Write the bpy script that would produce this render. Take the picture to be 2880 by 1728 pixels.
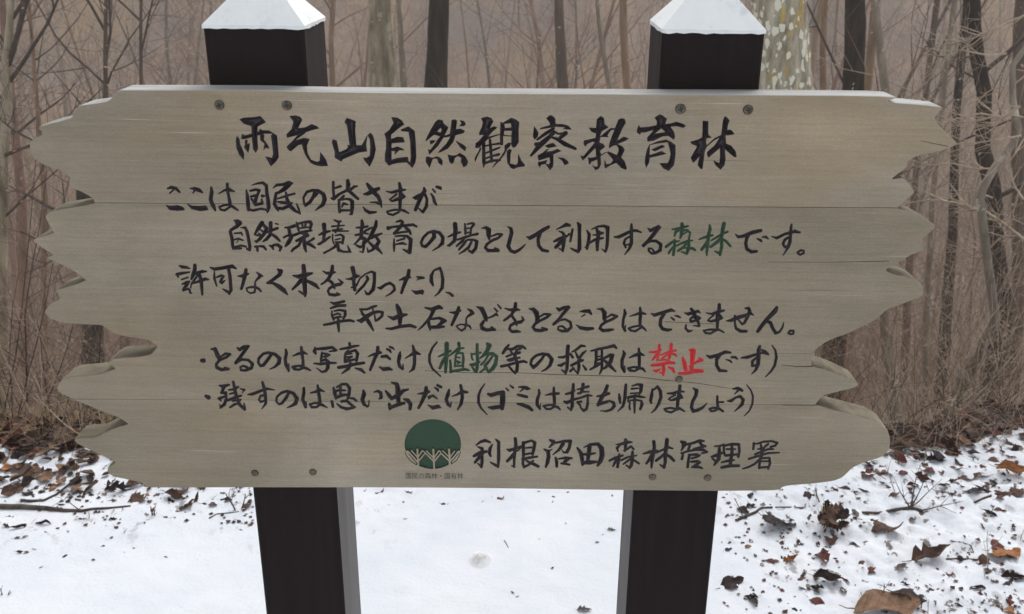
import bpy, math, random
import numpy as np
from mathutils import Vector, Matrix, noise
R = math.radians
scene = bpy.context.scene
COL = scene.collection
for o in list(bpy.data.objects): bpy.data.objects.remove(o)

# ---------------------------------------------------------------- camera
W, H, F = 2880.0, 1728.0, 2689.0          # size of the photograph and focal length, in its pixels
PITCH, ROLL, YAW = 0.37764, 0.00807, -0.01575
EYE = 1.55                                 # camera height above the snow
fwd = Vector((0, math.cos(PITCH), -math.sin(PITCH)))
up0 = Vector((0, math.sin(PITCH), math.cos(PITCH)))
ri0 = Vector((1, 0, 0))
cr, sr = math.cos(ROLL), math.sin(ROLL)
ri = ri0*cr + up0*sr
up = up0*cr - ri0*sr
cam_d = bpy.data.cameras.new('camera'); cam = bpy.data.objects.new('camera', cam_d); COL.objects.link(cam)
M3 = Matrix((ri, up, -fwd)).transposed()
cam.matrix_world = Matrix.Translation((0, 0, EYE)) @ M3.to_4x4()
cam_d.sensor_width = 36.0; cam_d.lens = 36.0*F/W
cam_d.clip_start = 0.02; cam_d.clip_end = 2000
cam_d.dof.use_dof = True; cam_d.dof.focus_distance = 1.3; cam_d.dof.aperture_fstop = 14.0
scene.camera = cam

# ---------------------------------------------------------------- overcast daylight
SUN_EL, SUN_AZ = 52.0, 20.0                # the soft bright part of the sky is beyond the board
world = bpy.data.worlds.new('World'); scene.world = world; world.use_nodes = True
nt = world.node_tree; nt.nodes.clear()
sky = nt.nodes.new('ShaderNodeTexSky'); sky.sky_type = 'NISHITA'; sky.sun_disc = False
sky.sun_elevation = R(SUN_EL); sky.sun_rotation = R(SUN_AZ); sky.dust_density = 3.0; sky.air_density = 1.0
hs = nt.nodes.new('ShaderNodeHueSaturation'); hs.inputs['Saturation'].default_value = 0.28
bg = nt.nodes.new('ShaderNodeBackground'); bg.inputs['Strength'].default_value = 0.12
wo = nt.nodes.new('ShaderNodeOutputWorld')
nt.links.new(sky.outputs[0], hs.inputs['Color']); nt.links.new(hs.outputs[0], bg.inputs[0]); nt.links.new(bg.outputs[0], wo.inputs[0])
sl = bpy.data.lights.new('sun', 'SUN'); sl.energy = 1.0; sl.angle = R(40); sl.color = (1.0, 0.985, 0.96)
so = bpy.data.objects.new('sun', sl); COL.objects.link(so)
sd = Vector((math.sin(R(SUN_AZ))*math.cos(R(SUN_EL)), math.cos(R(SUN_AZ))*math.cos(R(SUN_EL)), math.sin(R(SUN_EL))))
so.rotation_euler = sd.to_track_quat('Z', 'Y').to_euler()
vs = scene.view_settings
scene.display_settings.display_device = 'sRGB'
vs.view_transform = 'Standard'; vs.look = 'None'; vs.gamma = 1.0; vs.use_curve_mapping = False
vs.exposure = 0.87
scene.render.engine = 'CYCLES'
scene.cycles.max_bounces = 6

# ---------------------------------------------------------------- helpers
def ray(px, py):
    return (fwd + ri*((px-W/2)/F) - up*((py-H/2)/F))
CAM = Vector((0, 0, EYE))
def at(px, py, Y):
    d = ray(px, py); return CAM + d*(Y/d.y)

def mesh_obj(name, verts, faces, mat=None, parent=None, smooth=False):
    me = bpy.data.meshes.new(name)
    me.from_pydata([tuple(v) for v in verts], [], faces)
    if mat is not None:
        for m in (mat if isinstance(mat, (list, tuple)) else [mat]): me.materials.append(m)
    if smooth: me.polygons.foreach_set('use_smooth', [True]*len(me.polygons))
    me.update()
    return link(name, me, parent)
def link(name, me, parent=None):
    o = bpy.data.objects.new(name, me); COL.objects.link(o)
    if parent is not None: o.parent = parent
    return o
def tag(o, label=None, cat=None, group=None, kind=None):
    if label: o['label'] = label
    if cat: o['category'] = cat
    if group: o['group'] = group
    if kind: o['kind'] = kind
    return o
def empty(name, loc=(0, 0, 0), rz=0.0):
    o = bpy.data.objects.new(name, None); COL.objects.link(o)
    o.location = loc; o.rotation_euler = (0, 0, rz); o.empty_display_size = 0.1
    return o

# ---------------------------------------------------------------- materials
class NB:
    def __init__(s, name):
        s.m = bpy.data.materials.new(name); s.m.use_nodes = True
        s.t = s.m.node_tree; s.t.nodes.clear()
        s.out = s.n('ShaderNodeOutputMaterial'); s.b = s.n('ShaderNodeBsdfPrincipled')
        s.l(s.b.outputs[0], s.out.inputs[0])
        s.b.inputs['Specular IOR Level'].default_value = 0.3
    def n(s, k, **kw):
        x = s.t.nodes.new(k)
        for a, v in kw.items(): setattr(x, a, v)
        return x
    def l(s, a, b): s.t.links.new(a, b)
    def coord(s, scale=(1, 1, 1), src='Object', loc=(0, 0, 0), rot=(0, 0, 0)):
        c = s.n('ShaderNodeTexCoord'); mp = s.n('ShaderNodeMapping')
        mp.inputs['Scale'].default_value = scale; mp.inputs['Location'].default_value = loc; mp.inputs['Rotation'].default_value = rot
        s.l(c.outputs[src], mp.inputs[0]); return mp.outputs[0]
    def noise(s, co, scale, detail=4, rough=0.55, dist=0.0):
        x = s.n('ShaderNodeTexNoise'); x.inputs['Scale'].default_value = scale
        x.inputs['Detail'].default_value = detail; x.inputs['Roughness'].default_value = rough; x.inputs['Distortion'].default_value = dist
        s.l(co, x.inputs['Vector']); return x.outputs['Fac']
    def vor(s, co, scale, feature='F1', rnd=1.0):
        x = s.n('ShaderNodeTexVoronoi', feature=feature); x.inputs['Scale'].default_value = scale
        x.inputs['Randomness'].default_value = rnd
        s.l(co, x.inputs['Vector']); return x
    def ramp(s, fac, stops, interp='LINEAR'):
        x = s.n('ShaderNodeValToRGB'); x.color_ramp.interpolation = interp
        e = x.color_ramp.elements
        e[0].position = stops[0][0]; e[0].color = (*stops[0][1], 1)
        e[1].position = stops[-1][0]; e[1].color = (*stops[-1][1], 1)
        for p, c in stops[1:-1]:
            k = e.new(p); k.color = (*c, 1)
        s.l(fac, x.inputs[0]); return x.outputs[0]
    def mix(s, fac, a, b, mode='MIX'):
        x = s.n('ShaderNodeMix', data_type='RGBA', blend_type=mode)
        for sock, v in ((x.inputs[0], fac), (x.inputs[6], a), (x.inputs[7], b)):
            if isinstance(v, (int, float)): sock.default_value = v
            elif isinstance(v, tuple): sock.default_value = (*v, 1)
            else: s.l(v, sock)
        return x.outputs[2]
    def math(s, op, a, b=None, c=None, clamp=False):
        x = s.n('ShaderNodeMath', operation=op, use_clamp=clamp)
        for i, v in enumerate((a, b, c)):
            if v is None: continue
            if isinstance(v, (int, float)): x.inputs[i].default_value = v
            else: s.l(v, x.inputs[i])
        return x.outputs[0]
    def bump(s, h, strength=0.3, dist=0.01):
        x = s.n('ShaderNodeBump'); x.inputs['Strength'].default_value = strength; x.inputs['Distance'].default_value = dist
        s.l(h, x.inputs['Height']); s.l(x.outputs[0], s.b.inputs['Normal'])
    def col(s, c): 
        if isinstance(c, tuple): s.b.inputs['Base Color'].default_value = (*c, 1)
        else: s.l(c, s.b.inputs['Base Color'])
        return s
    def rough(s, r): 
        if isinstance(r, (int, float)): s.b.inputs['Roughness'].default_value = r
        else: s.l(r, s.b.inputs['Roughness'])
        return s
def G(v): return (v, v, v)

def wood_mat(name, seed, tint=(1, 1, 1)):
    b = NB(name)
    grain = b.noise(b.coord((3.0, 40, 260), loc=(seed, 0, seed)), 1.0, 5, 0.62, 0.15)
    fine = b.noise(b.coord((14.0, 40, 900), loc=(seed*2, 0, 0)), 1.0, 3, 0.6)
    streak = b.noise(b.coord((1.1, 5, 26), loc=(0, 0, seed)), 1.0, 4, 0.6, 0.4)
    blot = b.noise(b.coord((1.3, 3, 2.6), loc=(seed, 3, 1)), 1.6, 4, 0.55, 0.3)
    c = b.ramp(blot, [(0.30, (0.262, 0.232, 0.176)), (0.5, (0.292, 0.266, 0.214)), (0.70, (0.340, 0.315, 0.268))])
    c2 = b.ramp(b.noise(b.coord((1.0, 2, 1.8), loc=(5, seed, 2)), 1.5, 3), [(0.42, G(0.0)), (0.7, G(1.0))])
    c = b.mix(b.math('MULTIPLY', c2, 0.55), c, (0.262, 0.245, 0.196))
    ye = b.ramp(b.noise(b.coord((1.4, 2, 3.0), loc=(9, seed, 7)), 1.4, 3), [(0.56, G(0.0)), (0.74, G(1.0))])
    c = b.mix(b.math('MULTIPLY', ye, 0.5), c, (0.31, 0.245, 0.145))
    c = b.mix(0.30, c, b.ramp(grain, [(0.32, G(0.40)), (0.5, G(0.50)), (0.68, G(0.60))]), 'OVERLAY')
    c = b.mix(0.10, c, b.ramp(streak, [(0.35, G(0.36)), (0.65, G(0.62))]), 'OVERLAY')
    flk = b.ramp(b.noise(b.coord((38, 20, 520), loc=(seed, 2, 3)), 1.0, 3, 0.6), [(0.34, G(0.36)), (0.5, G(0.5)), (0.66, G(0.63))])
    c = b.mix(0.18, c, flk, 'OVERLAY')
    spk = b.ramp(b.noise(b.coord((300, 300, 480)), 1.0, 2, 0.7), [(0.3, G(0.40)), (0.7, G(0.60))])
    c = b.mix(0.4, c, spk, 'OVERLAY')
    drp = b.ramp(b.noise(b.coord((2.6, 4, 1.1), loc=(seed, 8, 2)), 1.0, 4, 0.6), [(0.36, G(0.40)), (0.64, G(0.60))])
    c = b.mix(0.42, c, drp, 'OVERLAY')
    big = b.noise(b.coord((1.7, 3, 3.6), loc=(seed*1.7, 5, seed)), 1.6, 5, 0.6, 0.6)
    c = b.mix(0.75, c, b.ramp(big, [(0.33, (0.40, 0.395, 0.375)), (0.5, (0.50, 0.49, 0.48)), (0.67, (0.62, 0.60, 0.60))]), 'OVERLAY')
    # thin dark checks along the grain
    chk = b.ramp(b.noise(b.coord((4.5, 10, 420), loc=(seed, 0, 4)), 1.0, 2, 0.5), [(0.70, G(0.0)), (0.76, G(1.0))])
    c = b.mix(b.math('MULTIPLY', chk, 0.55), c, (0.12, 0.105, 0.08))
    lig = b.ramp(b.noise(b.coord((5.5, 10, 380), loc=(seed, 6, 9)), 1.0, 2, 0.5), [(0.71, G(0.0)), (0.77, G(1.0))])
    c = b.mix(b.math('MULTIPLY', lig, 0.45), c, (0.52, 0.50, 0.45))
    c = b.mix(1.0, c, tint, 'MULTIPLY')
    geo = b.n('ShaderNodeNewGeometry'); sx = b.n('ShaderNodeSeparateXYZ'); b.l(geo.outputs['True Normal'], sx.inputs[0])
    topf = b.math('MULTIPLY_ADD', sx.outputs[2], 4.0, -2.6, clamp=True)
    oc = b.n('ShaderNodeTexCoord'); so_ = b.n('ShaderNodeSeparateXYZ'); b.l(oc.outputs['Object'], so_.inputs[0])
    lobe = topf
    topf = b.math('MULTIPLY', topf, b.math('MULTIPLY_ADD', so_.outputs[2], 26.0, -34.0, clamp=True))   # sky reflection painted into the colour, only along the top edge
    c = b.mix(b.math('MULTIPLY', lobe, 0.92), c, b.ramp(grain, [(0.35, (0.105, 0.090, 0.058)), (0.6, (0.185, 0.162, 0.112))]))  # upward faces painted darker: shade of the notches put into the colour
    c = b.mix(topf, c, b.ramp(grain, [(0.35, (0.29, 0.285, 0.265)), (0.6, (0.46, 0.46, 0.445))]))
    b.col(c).rough(0.78)
    b.bump(b.math('ADD', grain, b.math('MULTIPLY', fine, 0.6)), 0.35, 0.0012)
    return b.m
M = {}
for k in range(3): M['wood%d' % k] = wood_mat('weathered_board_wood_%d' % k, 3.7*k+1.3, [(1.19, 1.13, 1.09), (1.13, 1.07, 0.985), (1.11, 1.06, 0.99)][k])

def paint(name, c, c2, rgh=0.42):
    b = NB(name)
    n = b.noise(b.coord((40, 40, 120)), 1.0, 4, 0.6)
    b.col(b.mix(b.ramp(n, [(0.42, G(0.0)), (0.72, G(1.0))]), c, c2)).rough(rgh)
    b.b.inputs['Specular IOR Level'].default_value = 0.45
    b.bump(n, 0.25, 0.001)
    return b.m
M['k'] = paint('black_letter_paint', (0.012, 0.0068, 0.0110), (0.027, 0.018, 0.022), 0.42)
M['g'] = paint('green_letter_paint', (0.018, 0.060, 0.026), (0.055, 0.090, 0.052), 0.5)
M['r'] = paint('red_letter_paint', (0.62, 0.028, 0.034), (0.54, 0.055, 0.050), 0.5)
M['e'] = paint('emblem_green_paint', (0.012, 0.050, 0.022), (0.018, 0.055, 0.027), 0.55)
M['c'] = paint('crack_shadow_wood', (0.07, 0.06, 0.045), (0.10, 0.085, 0.06), 0.9)
M['cap_text'] = paint('grey_caption_paint', (0.05, 0.05, 0.045), (0.10, 0.095, 0.08), 0.7)

def post_front():
    b = NB('dark_stained_post_wood')
    n = b.noise(b.coord((60, 60, 2.2)), 1.0, 5, 0.6)
    n2 = b.noise(b.coord((4, 4, 1.2)), 1.6, 3)
    c = b.ramp(n, [(0.3, (0.0085, 0.0045, 0.0045)), (0.7, (0.018, 0.0105, 0.0100))])
    c = b.mix(b.math('MULTIPLY', n2, 0.35), c, (0.013, 0.0105, 0.012))
    b.col(c).rough(0.7); b.b.inputs['Specular IOR Level'].default_value = 0.14
    b.bump(n, 0.3, 0.001)
    return b.m
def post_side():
    b = NB('post_side_wood')
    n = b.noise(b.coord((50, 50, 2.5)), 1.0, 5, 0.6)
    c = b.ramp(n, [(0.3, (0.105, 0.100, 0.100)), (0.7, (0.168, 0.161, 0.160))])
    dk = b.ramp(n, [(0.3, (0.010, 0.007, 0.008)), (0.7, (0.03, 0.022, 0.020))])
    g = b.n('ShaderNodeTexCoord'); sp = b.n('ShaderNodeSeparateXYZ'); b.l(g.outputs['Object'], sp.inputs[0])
    f = b.math('MULTIPLY_ADD', sp.outputs[2], -8.0, 10.4, clamp=True)   # dark on the part above the planks, grey below
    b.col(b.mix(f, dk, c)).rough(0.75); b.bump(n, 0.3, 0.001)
    return b.m
M['post'] = post_front(); M['post_side'] = post_side()
def cap_mat():
    b = NB('white_painted_metal_cap')
    n = b.noise(b.coord((30, 30, 30)), 1.0, 6, 0.7)
    st = b.noise(b.coord((160, 25, 12)), 1.0, 4, 0.6)
    c = b.ramp(n, [(0.33, (0.74, 0.775, 0.765)), (0.45, (0.87, 0.90, 0.895)), (0.7, (0.91, 0.93, 0.925))])
    c = b.mix(0.18, c, b.ramp(st, [(0.35, G(0.3)), (0.65, G(0.7))]), 'OVERLAY')
    b.col(c).rough(0.5); b.bump(st, 0.2, 0.0008)
    return b.m
M['cap'] = cap_mat()
def metal():
    b = NB('dull_screw_metal')
    n = b.noise(b.coord((300, 300, 300)), 1.0, 3)
    b.col(b.ramp(n, [(0.35, (0.075, 0.062, 0.045)), (0.65, (0.17, 0.15, 0.115))])).rough(0.55)
    b.b.inputs['Metallic'].default_value = 0.35
    return b.m
M['screw'] = metal()
M['screw_dark'] = paint('screw_recess', (0.03, 0.025, 0.02), (0.05, 0.04, 0.03), 0.8)

# ---------------------------------------------------------------- the sign: frame of reference
D = 1.168; PW = 0.12; PX = (-0.3686, -0.3686+0.5431); TOPZ = EYE-0.1108
BT = 0.038                                 # thickness of the planks
SIGN = empty('information_board', (0, D, 0), YAW)
tag(SIGN, 'weathered wooden notice board with carved Japanese lettering on two dark square posts', 'sign')
cy, sy = math.cos(YAW), math.sin(YAW)
def to_plane(px, py, yl):
    """photo pixel -> (x, z) on the sign's plane y = yl in the sign's own frame"""
    d = ray(px, py)
    # sign-frame y of a world point: -(x)*sin + (y-D)*cos
    dy = -d.x*sy + d.y*cy
    t = (yl - (-D)*cy) / dy
    P = CAM + d*t
    return (P.x*cy + (P.y-D)*sy, P.z)
def plane_np(px, py, yl):
    px = np.asarray(px, float); py = np.asarray(py, float)
    a = (px-W/2)/F; b = (py-H/2)/F
    d = [fwd[i] + ri[i]*a - up[i]*b for i in range(3)]
    dy = -d[0]*sy + d[1]*cy
    t = (yl + D*cy)/dy
    X = d[0]*t; Y = d[1]*t-D; Z = EYE + d[2]*t
    return X*cy + Y*sy, Z

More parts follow.
